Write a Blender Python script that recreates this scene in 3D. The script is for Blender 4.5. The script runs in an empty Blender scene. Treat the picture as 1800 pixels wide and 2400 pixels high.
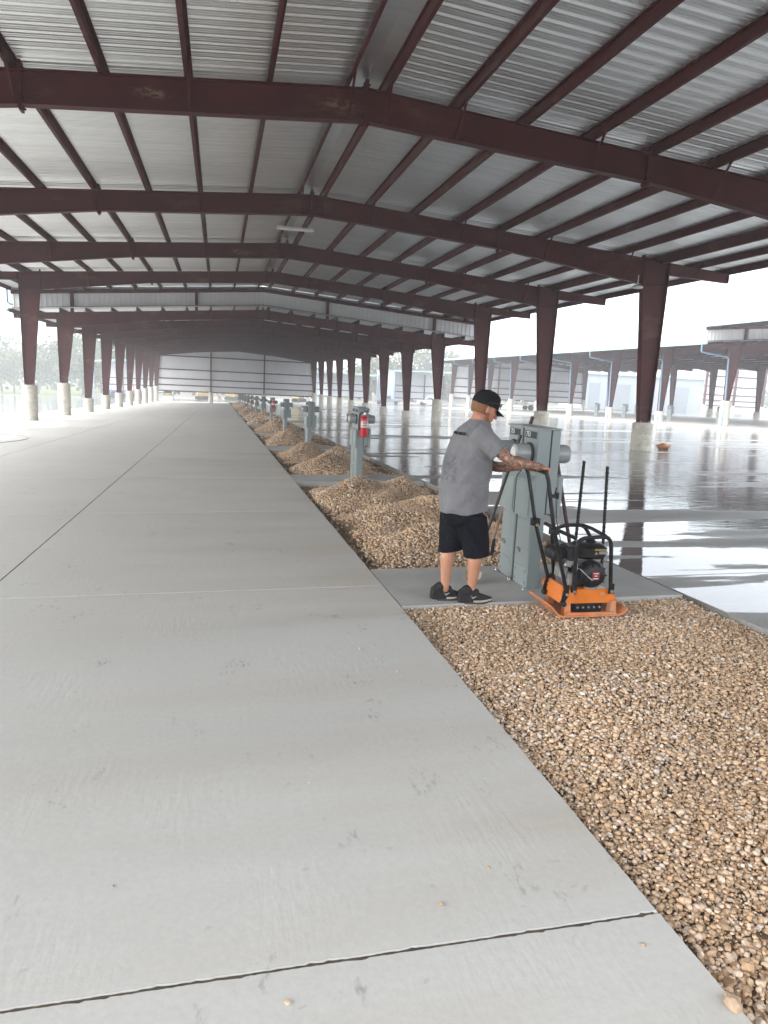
import bpy, bmesh, math, random
import numpy as np
from mathutils import Vector, Matrix

random.seed(7)
RNG = np.random.default_rng(7)
SC = bpy.context.scene
COL = SC.collection
PI = math.pi

# ------------------------------------------------------------------ camera
CAM_H = 1.7115
F_PX, YAW, PITCH, ROLL = 1674.5, math.radians(13.25), math.radians(-10.256), math.radians(2.768)
fw = Vector((math.sin(YAW) * math.cos(PITCH), math.cos(YAW) * math.cos(PITCH), math.sin(PITCH)))
rt = fw.cross(Vector((0, 0, 1))).normalized()
up = rt.cross(fw)
c_, s_ = math.cos(ROLL), math.sin(ROLL)
rt, up = c_ * rt + s_ * up, -s_ * rt + c_ * up
cam_d = bpy.data.cameras.new('camera')
cam = bpy.data.objects.new('camera', cam_d)
COL.objects.link(cam)
m4 = Matrix.Identity(4)
for i_ in range(3):
    m4[i_][0], m4[i_][1], m4[i_][2] = rt[i_], up[i_], -fw[i_]
m4[2][3] = CAM_H
cam.matrix_world = m4
cam_d.sensor_fit = 'HORIZONTAL'
cam_d.sensor_width = 36.0
cam_d.lens = 36.0 * F_PX / 1800.0
cam_d.clip_start = 0.05
cam_d.clip_end = 3000
SC.camera = cam

# ------------------------------------------------------------------ sky, sun, exposure
SUN_EL, SUN_AZ = math.radians(34), math.radians(-92)      # brightest part of the cloud, low on the left
world = bpy.data.worlds.new('World')
SC.world = world
world.use_nodes = True
wn, wl = world.node_tree.nodes, world.node_tree.links
wn.clear()
w_out = wn.new('ShaderNodeOutputWorld')
w_bg = wn.new('ShaderNodeBackground')
w_sky = wn.new('ShaderNodeTexSky')
w_sky.sky_type = 'NISHITA'
w_sky.sun_disc = False
w_sky.sun_elevation = SUN_EL
w_sky.sun_rotation = SUN_AZ
w_sky.air_density = 1.0
w_sky.dust_density = 6.0
w_tc = wn.new('ShaderNodeTexCoord')
w_map = wn.new('ShaderNodeMapping')
w_map.inputs['Scale'].default_value = (1.2, 1.2, 3.0)
w_noise = wn.new('ShaderNodeTexNoise')
w_noise.inputs['Scale'].default_value = 2.2
w_noise.inputs['Detail'].default_value = 5
w_ramp = wn.new('ShaderNodeValToRGB')
w_ramp.color_ramp.elements[0].position = 0.3
w_ramp.color_ramp.elements[0].color = (7.4, 7.95, 8.7, 1)
w_ramp.color_ramp.elements[1].position = 0.72
w_ramp.color_ramp.elements[1].color = (10.8, 11.05, 11.4, 1)
w_mix = wn.new('ShaderNodeMixRGB')
w_mix.inputs['Fac'].default_value = 0.86
wl.new(w_tc.outputs['Generated'], w_map.inputs['Vector'])
wl.new(w_map.outputs['Vector'], w_noise.inputs['Vector'])
wl.new(w_noise.outputs['Fac'], w_ramp.inputs['Fac'])
wl.new(w_sky.outputs['Color'], w_mix.inputs['Color1'])
wl.new(w_ramp.outputs['Color'], w_mix.inputs['Color2'])
wl.new(w_mix.outputs['Color'], w_bg.inputs['Color'])
w_bg.inputs['Strength'].default_value = 0.05
wl.new(w_bg.outputs['Background'], w_out.inputs['Surface'])

sun_d = bpy.data.lights.new('sun', 'SUN')
sun_d.energy = 1.2
sun_d.angle = math.radians(70)
sun_d.color = (1.0, 0.985, 0.96)
sun = bpy.data.objects.new('sun', sun_d)
COL.objects.link(sun)
sd = Vector((math.sin(SUN_AZ) * math.cos(SUN_EL), math.cos(SUN_AZ) * math.cos(SUN_EL), math.sin(SUN_EL)))
sun.rotation_euler = sd.to_track_quat('Z', 'Y').to_euler()

SC.view_settings.view_transform = 'Standard'
SC.view_settings.look = 'None'
SC.view_settings.gamma = 1.0
SC.view_settings.exposure = 2.92
SC.render.engine = 'CYCLES'
SC.cycles.use_denoising = True
SC.cycles.max_bounces = 8
SC.cycles.diffuse_bounces = 5
SC.cycles.glossy_bounces = 4
SC.cycles.volume_bounces = 1
SC.cycles.caustics_reflective = False
SC.cycles.caustics_refractive = False
SC.cycles.sample_clamp_indirect = 8.0

# ------------------------------------------------------------------ the lie of the land
GX, GY, YB = 0.0171, -0.0228, 165.0
def gz(x, y):
    return GX * x + GY * min(y, YB)
PLANE_ROT = (math.atan(GY), -math.atan(GX), 0.0)

# ------------------------------------------------------------------ materials
def newmat(name):
    m = bpy.data.materials.new(name)
    m.use_nodes = True
    n, l = m.node_tree.nodes, m.node_tree.links
    b = n['Principled BSDF']
    return m, n, l, b
def rgb(c):
    return (c[0], c[1], c[2], 1)
def pos_vec(n, l, scale=(1, 1, 1), rot=(0, 0, 0), coord='Position'):
    if coord == 'Position':
        g = n.new('ShaderNodeNewGeometry').outputs['Position']
    else:
        g = n.new('ShaderNodeTexCoord').outputs[coord]
    mp = n.new('ShaderNodeMapping')
    mp.inputs['Scale'].default_value = scale
    mp.inputs['Rotation'].default_value = rot
    l.new(g, mp.inputs['Vector'])
    return mp.outputs['Vector']
def noise(n, l, vec, scale, detail=4, rough=0.55, dist=0.0):
    t = n.new('ShaderNodeTexNoise')
    t.inputs['Scale'].default_value = scale
    t.inputs['Detail'].default_value = detail
    t.inputs['Roughness'].default_value = rough
    t.inputs['Distortion'].default_value = dist
    l.new(vec, t.inputs['Vector'])
    return t.outputs['Fac']
def ramp(n, l, fac, stops):
    r = n.new('ShaderNodeValToRGB')
    e = r.color_ramp.elements
    e[0].position, e[0].color = stops[0][0], rgb(stops[0][1])
    e[1].position, e[1].color = stops[-1][0], rgb(stops[-1][1])
    for p, c in stops[1:-1]:
        q = e.new(p)
        q.color = rgb(c)
    l.new(fac, r.inputs['Fac'])
    return r.outputs['Color']
def vramp(n, l, fac, a, b, lo=0.0, hi=1.0):
    r = n.new('ShaderNodeMapRange')
    r.inputs['From Min'].default_value = a
    r.inputs['From Max'].default_value = b
    r.inputs['To Min'].default_value = lo
    r.inputs['To Max'].default_value = hi
    l.new(fac, r.inputs['Value'])
    return r.outputs['Result']
def mix(n, l, fac, a, b, mode='MIX'):
    r = n.new('ShaderNodeMixRGB')
    r.blend_type = mode
    for k, v in ((0, fac), (1, a), (2, b)):
        if isinstance(v, (int, float)):
            r.inputs[k].default_value = v
        elif isinstance(v, tuple):
            r.inputs[k].default_value = rgb(v)
        else:
            l.new(v, r.inputs[k])
    return r.outputs['Color']
def mth(n, l, op, a, b=None):
    r = n.new('ShaderNodeMath')
    r.operation = op
    for k, v in ((0, a), (1, b)):
        if v is None:
            continue
        if isinstance(v, (int, float)):
            r.inputs[k].default_value = v
        else:
            l.new(v, r.inputs[k])
    return r.outputs[0]
def bump(n, l, b, h, strength=0.2, dist=0.01):
    k = n.new('ShaderNodeBump')
    k.inputs['Strength'].default_value = strength
    k.inputs['Distance'].default_value = dist
    l.new(h, k.inputs['Height'])
    l.new(k.outputs['Normal'], b.inputs['Normal'])
def plain(name, col, rough=0.5, metal=0.0, var=0.12, scale=6.0, bmp=0.0, bscale=60.0, coord='Position', spec=None, dirt=None, dirt_amt=0.3):
    m, n, l, b = newmat(name)
    v = pos_vec(n, l, coord=coord)
    f = noise(n, l, v, scale, 5)
    lo = tuple(c * (1 - var) for c in col)
    hi = tuple(min(1, c * (1 + var)) for c in col)
    c = ramp(n, l, f, [(0.3, lo), (0.7, hi)])
    if dirt:
        d = noise(n, l, v, scale * 0.6 + 1.3, 6, 0.65)
        c = mix(n, l, vramp(n, l, d, 0.5, 0.72, 0, dirt_amt), c, dirt)
    l.new(c, b.inputs['Base Color'])
    l.new(vramp(n, l, f, 0.3, 0.7, max(0.02, rough - 0.07), min(1, rough + 0.07)), b.inputs['Roughness'])
    b.inputs['Metallic'].default_value = metal
    if spec is not None:
        b.inputs['Specular IOR Level'].default_value = spec
    if bmp:
        bump(n, l, b, noise(n, l, v, bscale, 3), bmp, 0.01)
    return m

def mat_concrete(name, wet=False):
    m, n, l, b = newmat(name)
    v = pos_vec(n, l)
    vs = pos_vec(n, l, (0.22, 1.5, 1))
    big = noise(n, l, v, 0.32, 4)
    streak = noise(n, l, vs, 1.1, 6, 0.62, 0.4)
    fine = noise(n, l, v, 38, 4, 0.7)
    c = ramp(n, l, streak, [(0.26, (0.50, 0.49, 0.46)), (0.48, (0.555, 0.547, 0.515)), (0.72, (0.595, 0.585, 0.555))])
    c = mix(n, l, 0.45, c, ramp(n, l, big, [(0.3, (0.495, 0.482, 0.45)), (0.7, (0.575, 0.567, 0.54))]))
    c = mix(n, l, 0.16, c, ramp(n, l, fine, [(0.3, (0.3, 0.3, 0.3)), (0.7, (0.66, 0.65, 0.63))]))
    # dusty tan stains beside the gravel
    x = n.new('ShaderNodeSeparateXYZ')
    l.new(n.new('ShaderNodeNewGeometry').outputs['Position'], x.inputs[0])
    near = vramp(n, l, x.outputs['X'], -1.6, 1.5)
    tan = mth(n, l, 'MULTIPLY', near, vramp(n, l, noise(n, l, vs, 0.8, 5, 0.6), 0.46, 0.70, 0, 0.5))
    c = mix(n, l, tan, c, (0.42, 0.34, 0.25))
    # trowel chatter: fine lines that follow the length of the slab, in patches
    vt = pos_vec(n, l, (1, 0.16, 1), (0, 0, math.radians(14)))
    lines = noise(n, l, vt, 34, 2, 0.5, 0.3)
    patch = vramp(n, l, noise(n, l, v, 1.3, 3), 0.45, 0.62)
    # dark scuffs
    sc1 = noise(n, l, pos_vec(n, l, (1, 0.7, 1), (0, 0, 0.5)), 3.1, 5, 0.7)
    sc2 = noise(n, l, pos_vec(n, l, (1, .35, 1), (0, 0, -0.3)), 42, 3, 0.6)
    scuff = mth(n, l, 'MULTIPLY', vramp(n, l, sc1, 0.585, 0.68), vramp(n, l, sc2, 0.50, 0.62))
    c = mix(n, l, mth(n, l, 'MULTIPLY', scuff, 0.6), c, (0.14, 0.145, 0.15))
    speck = vramp(n, l, noise(n, l, v, 17, 2, 0.4), 0.725, 0.76)
    c = mix(n, l, mth(n, l, 'MULTIPLY', speck, 0.22), c, (0.2, 0.19, 0.18))
    l.new(c, b.inputs['Base Color'])
    l.new(vramp(n, l, streak, 0.3, 0.7, 0.40, 0.62), b.inputs['Roughness'])
    h = mth(n, l, 'ADD', mth(n, l, 'MULTIPLY', mth(n, l, 'MULTIPLY', lines, patch), 0.9), mth(n, l, 'MULTIPLY', fine, 0.35))
    bump(n, l, b, h, 0.36, 0.006)
    return m

def mat_wet(name, base=(0.29, 0.285, 0.272), theta=-0.17, y0=3.0, y1=11.0, dry0=0.0):
    """Rain-soaked paving: damp concrete ridges between sheets of standing water."""
    m, n, l, b = newmat(name)
    out = n['Material Output']
    v = pos_vec(n, l)
    vr = pos_vec(n, l, (0.16, 1.05, 1), (0, 0, theta))
    sx = n.new('ShaderNodeSeparateXYZ')
    l.new(n.new('ShaderNodeNewGeometry').outputs['Position'], sx.inputs[0])
    f = noise(n, l, vr, 0.62, 8, 0.56, 0.35)
    bias = vramp(n, l, sx.outputs['Y'], y0, y1, 0.0, 0.06)
    f2 = mth(n, l, 'ADD', f, bias)
    wet = vramp(n, l, f2, 0.492 - dry0, 0.502 - dry0)
    damp = vramp(n, l, f2, 0.40, 0.5)
    fine = noise(n, l, v, 22, 5, 0.65)
    big = noise(n, l, vr, 0.9, 5, 0.6)
    c = ramp(n, l, big, [(0.3, tuple(k * 0.8 for k in base)), (0.7, tuple(k * 1.12 for k in base))])
    c = mix(n, l, 0.2, c, ramp(n, l, fine, [(0.3, (0.22, 0.22, 0.21)), (0.7, (0.6, 0.59, 0.57))]))
    c = mix(n, l, mth(n, l, 'MULTIPLY', damp, 0.28), c, tuple(k * 0.55 for k in base))
    l.new(c, b.inputs['Base Color'])
    l.new(vramp(n, l, damp, 0, 1, 0.6, 0.38), b.inputs['Roughness'])
    bump(n, l, b, fine, 0.12, 0.004)
    wb = n.new('ShaderNodeBsdfPrincipled')
    wc = mix(n, l, vramp(n, l, big, .35, .65), tuple(k * 0.6 for k in base), tuple(k * 0.95 for k in base))
    l.new(wc, wb.inputs['Base Color'])
    wb.inputs['Roughness'].default_value = 0.03
    wb.inputs['IOR'].default_value = 1.45
    rip = noise(n, l, pos_vec(n, l, (0.55, 1.9, 1), (0, 0, theta)), 3.6, 4, 0.55, 0.5)
    drop = noise(n, l, v, 17, 2, 0.5)
    amp = vramp(n, l, sx.outputs['Y'], 6.5, 20, 0.05, 1.0)
    h = mth(n, l, 'ADD', mth(n, l, 'MULTIPLY', rip, amp), mth(n, l, 'MULTIPLY', mth(n, l, 'MULTIPLY', drop, amp), 0.2))
    bk = n.new('ShaderNodeBump')
    bk.inputs['Strength'].default_value = 0.6
    bk.inputs['Distance'].default_value = 0.02
    l.new(h, bk.inputs['Height'])
    l.new(bk.outputs['Normal'], wb.inputs['Normal'])
    ms = n.new('ShaderNodeMixShader')
    l.new(wet, ms.inputs[0])
    l.new(b.outputs[0], ms.inputs[1])
    l.new(wb.outputs[0], ms.inputs[2])
    l.new(ms.outputs[0], out.inputs['Surface'])
    return m

Y1_F = 14.893
def mat_primer():
    m, n, l, b = newmat('red_oxide_primer')
    v = pos_vec(n, l)
    f = noise(n, l, v, 1.4, 6, 0.6)
    c = ramp(n, l, f, [(0.3, (0.062, 0.0130, 0.0138)), (0.7, (0.104, 0.0215, 0.0218))])
    st = noise(n, l, pos_vec(n, l, (0.5, 0.9, 1.2)), 1.25, 6, 0.68)
    c = mix(n, l, vramp(n, l, st, 0.555, 0.70, 0, 0.55), c, (0.16, 0.095, 0.06))
    gp_ = n.new('ShaderNodeNewGeometry').outputs['Position']
    scr = noise(n, l, pos_vec(n, l, (1, 1, 2.2)), 7.5, 6, 0.75, 0.5)
    for ctr, sz in (((-1.25, Y1_F, 6.72), (.34, .06, .10)), ((2.25, Y1_F, 6.93), (.42, .06, .13)), ((.9, Y1_F + 2 * 8.534, 6.8), (.5, .06, .12))):
        d1 = n.new('ShaderNodeVectorMath'); d1.operation = 'SUBTRACT'
        d1.inputs[1].default_value = ctr
        l.new(gp_, d1.inputs[0])
        d2 = n.new('ShaderNodeVectorMath'); d2.operation = 'DIVIDE'
        d2.inputs[1].default_value = sz
        l.new(d1.outputs[0], d2.inputs[0])
        d3 = n.new('ShaderNodeVectorMath'); d3.operation = 'LENGTH'
        l.new(d2.outputs[0], d3.inputs[0])
        k = mth(n, l, 'MULTIPLY', vramp(n, l, d3.outputs['Value'], 1.3, .5), vramp(n, l, scr, .46, .58))
        c = mix(n, l, mth(n, l, 'MULTIPLY', k, .75), c, (0.27, 0.20, 0.12))
    gr = noise(n, l, v, 9, 4, 0.7)
    c = mix(n, l, vramp(n, l, gr, 0.64, 0.76, 0, 0.35), c, (0.025, 0.012, 0.012))
    l.new(c, b.inputs['Base Color'])
    l.new(vramp(n, l, f, 0.3, 0.7, 0.5, 0.68), b.inputs['Roughness'])
    b.inputs['Specular IOR Level'].default_value = 0.25
    bump(n, l, b, gr, 0.08, 0.004)
    return m

def mat_galv():
    m, n, l, b = newmat('bare_zinc_roof_sheet')
    v = pos_vec(n, l)
    vs = pos_vec(n, l, (0.05, 3.0, 1))
    f = noise(n, l, vs, 1.1, 5, 0.6)
    g = noise(n, l, v, 5, 4, 0.6)
    c = ramp(n, l, f, [(0.3, (0.80, 0.815, 0.815)), (0.7, (0.92, 0.93, 0.93))])
    c = mix(n, l, vramp(n, l, noise(n, l, v, 0.7, 3), 0.5, 0.8, 0, 0.15), c, (0.42, 0.44, 0.44))
    l.new(c, b.inputs['Base Color'])
    b.inputs['Metallic'].default_value = 0.9
    l.new(vramp(n, l, g, 0.3, 0.7, 0.31, 0.36), b.inputs['Roughness'])
    return m

def mat_stone():
    m, n, l, b = newmat('crushed_stone')
    a = n.new('ShaderNodeVertexColor')
    a.layer_name = 'tint'
    v = pos_vec(n, l)
    f = noise(n, l, v, 130, 4, 0.65)
    c = mix(n, l, 0.5, a.outputs['Color'], ramp(n, l, f, [(0.3, (0.55, 0.55, 0.55)), (0.7, (1.0, 1.0, 1.0))]), 'MULTIPLY')
    l.new(c, b.inputs['Base Color'])
    b.inputs['Roughness'].default_value = 0.92
    b.inputs['Specular IOR Level'].default_value = 0.25
    bump(n, l, b, f, 0.35, 0.003)
    return m

def mat_soil():
    m, n, l, b = newmat('damp_sandy_soil')
    v = pos_vec(n, l)
    f = noise(n, l, v, 6, 6, 0.7)
    g = noise(n, l, v, 70, 3, 0.7)
    c = ramp(n, l, f, [(0.3, (0.19, 0.13, 0.08)), (0.7, (0.33, 0.24, 0.155))])
    c = mix(n, l, 0.35, c, ramp(n, l, g, [(0.35, (0.07, 0.05, 0.03)), (0.7, (0.36, 0.27, 0.18))]))
    l.new(c, b.inputs['Base Color'])
    b.inputs['Roughness'].default_value = 0.85
    bump(n, l, b, g, 0.5, 0.01)
    return m

def mat_skin():
    m, n, l, b = newmat('sunburnt_skin_with_ink')
    tc = n.new('ShaderNodeTexCoord').outputs['Object']
    f = noise(n, l, tc, 9, 4)
    c = ramp(n, l, f, [(0.3, (0.38, 0.175, 0.10)), (0.7, (0.47, 0.24, 0.15))])
    s = n.new('ShaderNodeSeparateXYZ')
    l.new(tc, s.inputs[0])
    # the face, neck and hands are redder
    hi = vramp(n, l, s.outputs['Z'], 1.36, 1.46)
    c = mix(n, l, mth(n, l, 'MULTIPLY', hi, 0.6), c, (0.42, 0.16, 0.105))
    arm = mth(n, l, 'MULTIPLY', vramp(n, l, s.outputs['Z'], 0.98, 1.02), vramp(n, l, s.outputs['Z'], 1.38, 1.30))
    arm = mth(n, l, 'MULTIPLY', arm, vramp(n, l, s.outputs['X'], 0.485, 0.45))
    i1 = noise(n, l, tc, 17, 3, 0.55, 1.8)
    i2 = noise(n, l, tc, 40, 3, 0.6, 0.6)
    band = mth(n, l, 'ABSOLUTE', mth(n, l, 'SUBTRACT', i1, 0.5))
    ink = mth(n, l, 'ADD', vramp(n, l, band, 0.06, 0.025, 0, 0.9), mth(n, l, 'MULTIPLY', vramp(n, l, i1, 0.48, 0.58), vramp(n, l, i2, 0.36, 0.56, 0, 0.9)))
    n_c = n.new('ShaderNodeClamp')
    l.new(mth(n, l, 'MULTIPLY', ink, arm), n_c.inputs['Value'])
    c = mix(n, l, mth(n, l, 'MULTIPLY', n_c.outputs[0], 0.9), c, (0.06, 0.048, 0.045))
    l.new(c, b.inputs['Base Color'])
    b.inputs['Roughness'].default_value = 0.5
    b.inputs['Subsurface Weight'].default_value = 0.12
    b.inputs['Subsurface Radius'].default_value = (0.012, 0.005, 0.003)
    bump(n, l, b, noise(n, l, tc, 160, 2), 0.08, 0.002)
    return m

def mat_cloth(name, c0, c1, rough=0.85, folds=0.0, weave=420):
    m, n, l, b = newmat(name)
    tc = n.new('ShaderNodeTexCoord').outputs['Object']
    f = noise(n, l, tc, 7, 5, 0.6)
    c = ramp(n, l, f, [(0.3, c0), (0.7, c1)])
    if name == 'grey_marl_cotton':
        # faded print across the back, seen edge on
        s = n.new('ShaderNodeSeparateXYZ')
        l.new(tc, s.inputs[0])
        zz = mth(n, l, 'MULTIPLY', vramp(n, l, s.outputs['Z'], 1.02, 1.06), vramp(n, l, s.outputs['Z'], 1.28, 1.24))
        xx = vramp(n, l, s.outputs['X'], -0.135, -0.155)
        k = mth(n, l, 'MULTIPLY', mth(n, l, 'MULTIPLY', zz, xx), vramp(n, l, noise(n, l, tc, 26, 4, 0.7), 0.42, 0.56, 0, 0.75))
        c = mix(n, l, k, c, (0.075, 0.078, 0.085))
    l.new(c, b.inputs['Base Color'])
    b.inputs['Roughness'].default_value = rough
    b.inputs['Sheen Weight'].default_value = 0.12 if c0[0] > .1 else 0.0
    b.inputs['Specular IOR Level'].default_value = 0.35 if c0[0] > .1 else 0.12
    h = noise(n, l, tc, weave, 2)
    if folds:
        h = mth(n, l, 'ADD', mth(n, l, 'MULTIPLY', h, 0.05), mth(n, l, 'MULTIPLY', noise(n, l, tc, 8.5, 2, 0.4, 1.2), 1.0))
        bump(n, l, b, h, folds, 0.03)
    else:
        bump(n, l, b, h, 0.15, 0.002)
    return m

def mat_leaf(name, c0, c1):
    m, n, l, b = newmat(name)
    f = noise(n, l, pos_vec(n, l), 0.6, 4, 0.7)
    l.new(ramp(n, l, f, [(0.3, c0), (0.7, c1)]), b.inputs['Base Color'])
    b.inputs['Roughness'].default_value = 0.6
    return m

M = {}
M['slab'] = mat_concrete('broomed_concrete')
M['pad'] = plain('pad_concrete', (0.40, 0.40, 0.385), 0.6, 0, 0.12, 3.0, 0.25, 90, dirt=(0.30, 0.26, 0.21), dirt_amt=0.4)
M['yard'] = mat_wet('rain_soaked_concrete')
M['lot'] = mat_wet('rain_soaked_lot', (0.17, 0.17, 0.168), 0.1, -40, -20, 0.03)
M['far'] = plain('wet_dirt_and_stone', (0.20, 0.185, 0.15), 0.6, 0, 0.3, 0.15, 0.3, 3)
M['grass'] = plain('wet_grass', (0.13, 0.15, 0.045), 0.8, 0, 0.35, 0.4, 0.5, 8)
M['joint'] = plain('dirt_in_the_joint', (0.085, 0.068, 0.05), 0.9, 0, 0.4, 20)
M['pier'] = plain('cast_concrete_pier', (0.57, 0.54, 0.46), 0.75, 0, 0.12, 3, 0.25, 40, dirt=(0.30, 0.255, 0.19), dirt_amt=0.55)
M['primer'] = mat_primer()
M['roof'] = mat_galv()
M['siding'] = plain('white_steel_siding', (0.80, 0.81, 0.825), 0.42, 0, 0.05, 0.6)
M['teal'] = plain('pale_teal_trim', (0.30, 0.50, 0.46), 0.4, 0, 0.06, 1)
M['blue'] = plain('blue_downspout_paint', (0.15, 0.25, 0.34), 0.35, 0, 0.08, 1)
M['stone'] = mat_stone()
M['soil'] = mat_soil()
M['ped'] = plain('grey_green_enamel', (0.215, 0.252, 0.252), 0.38, 0, 0.05, 2.5, 0.05, 120, 'Object')
M['pedgap'] = plain('dark_gasket', (0.03, 0.034, 0.036), 0.7)
M['meter'] = plain('meter_grey_plastic', (0.27, 0.285, 0.29), 0.22, 0, 0.06, 8, coord='Object')
M['meterface'] = plain('meter_face', (0.66, 0.67, 0.66), 0.25, 0, 0.1, 30, coord='Object')
M['plate'] = plain('grey_number_plate', (0.16, 0.185, 0.19), 0.5, 0, 0.05)
M['white'] = plain('white_enamel', (0.78, 0.78, 0.77), 0.4, 0, 0.04, 3)
M['lens'] = plain('frosted_lamp_lens', (0.85, 0.85, 0.83), 0.5, 0, 0.02, 3)
M['zinc'] = plain('zinc_plated_steel', (0.55, 0.55, 0.54), 0.32, 0.9, 0.15, 30, coord='Object')
M['black'] = plain('black_tube_paint', (0.012, 0.012, 0.013), 0.32, 0, 0.2, 12, coord='Object', dirt=(0.08, 0.065, 0.055), dirt_amt=0.10, spec=0.22)
M['blackp'] = plain('black_moulded_plastic', (0.014, 0.014, 0.016), 0.42, 0, 0.2, 20, 0.08, 150, 'Object', spec=0.25)
M['orange'] = plain('orange_machine_paint', (0.60, 0.155, 0.010), 0.4, 0, 0.1, 8, 0.04, 60, 'Object', dirt=(0.42, 0.24, 0.12), dirt_amt=0.35)
M['plateor'] = plain('worn_orange_base_plate', (0.56, 0.20, 0.075), 0.55, 0, 0.2, 9, 0.1, 60, 'Object', dirt=(0.36, 0.27, 0.20), dirt_amt=0.8)
M['steel'] = plain('dusty_cast_steel', (0.30, 0.29, 0.28), 0.5, 0.6, 0.25, 14, 0.1, 80, 'Object')
M['red'] = plain('fire_red_enamel', (0.55, 0.012, 0.02), 0.28, 0, 0.08, 8, coord='Object')
M['redlabel'] = plain('red_printed_label', (0.16, 0.010, 0.016), 0.4)
M['yellow'] = plain('machine_yellow', (0.34, 0.24, 0.07), 0.5, 0, 0.15, 3)
M['rubber'] = plain('tyre_rubber', (0.02, 0.02, 0.021), 0.8, 0, 0.25, 10)
M['glassd'] = plain('dark_window_glass', (0.03, 0.035, 0.04), 0.08)
M['lens_dark'] = plain('sunglass_lens', (0.01, 0.01, 0.012), 0.06)
M['wood'] = plain('weathered_ash_handle', (0.21, 0.135, 0.09), 0.7, 0, 0.3, 14, 0.2, 120, 'Object')
M['darkwood'] = plain('dark_handle', (0.05, 0.036, 0.032), 0.55, 0, 0.3, 14, coord='Object')
M['redwood'] = plain('dark_red_handle', (0.05, 0.018, 0.018), 0.5, 0, 0.3, 14, coord='Object')
M['blade'] = plain('muddy_shovel_blade', (0.40, 0.36, 0.27), 0.7, 0, 0.3, 14, 0.3, 60, 'Object')
M['rebar'] = plain('black_ribbed_steel', (0.02, 0.017, 0.016), 0.6, 0.3, 0.4, 40, coord='Object')
M['skin'] = mat_skin()
M['shirt'] = mat_cloth('grey_marl_cotton', (0.135, 0.134, 0.142), (0.18, 0.179, 0.187), 0.9, 0.9)
M['shorts'] = mat_cloth('navy_black_shorts', (0.0042, 0.0045, 0.007), (0.008, 0.0085, 0.013), 0.9, 0.5)
M['cap'] = mat_cloth('black_cap_twill', (0.008, 0.008, 0.009), (0.016, 0.016, 0.017), 0.9)
M['hair'] = mat_cloth('ginger_hair', (0.13, 0.055, 0.024), (0.25, 0.115, 0.05), 0.7, 0.0, 220)
M['shoe'] = mat_cloth('black_running_mesh', (0.016, 0.016, 0.017), (0.032, 0.032, 0.034), 0.75, 0.0, 260)
M['sole'] = plain('shoe_sole', (0.05, 0.05, 0.05), 0.7, 0, 0.3, 20, coord='Object')
M['paletick'] = plain('pale_tan_trim', (0.42, 0.38, 0.32), 0.6)
M['ink'] = plain('dark_print', (0.03, 0.03, 0.033), 0.9)
M['rag'] = plain('orange_sodden_bag', (0.40, 0.17, 0.065), 0.6, 0, 0.5, 9, 0.6, 14)
M['bark'] = plain('grey_bark', (0.10, 0.08, 0.06), 0.9, 0, 0.3, 4, 0.4, 20)
M['leaf'] = mat_leaf('summer_leaves', (0.045, 0.075, 0.022), (0.10, 0.14, 0.045))
M['leaf2'] = mat_leaf('olive_leaves', (0.075, 0.085, 0.03), (0.15, 0.155, 0.06))
M['tblue'] = plain('tractor_blue', (0.03, 0.08, 0.30), 0.4)
M['tred'] = plain('tractor_red', (0.50, 0.05, 0.03), 0.4)
M['silver'] = plain('silver_car_paint', (0.45, 0.46, 0.48), 0.3, 0.4)
M['door'] = plain('grey_roll_up_door', (0.30, 0.32, 0.35), 0.5, 0, 0.04, 1)
M['cream'] = plain('pale_steel_wall', (0.40, 0.42, 0.46), 0.5, 0, 0.04, 0.6)

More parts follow.
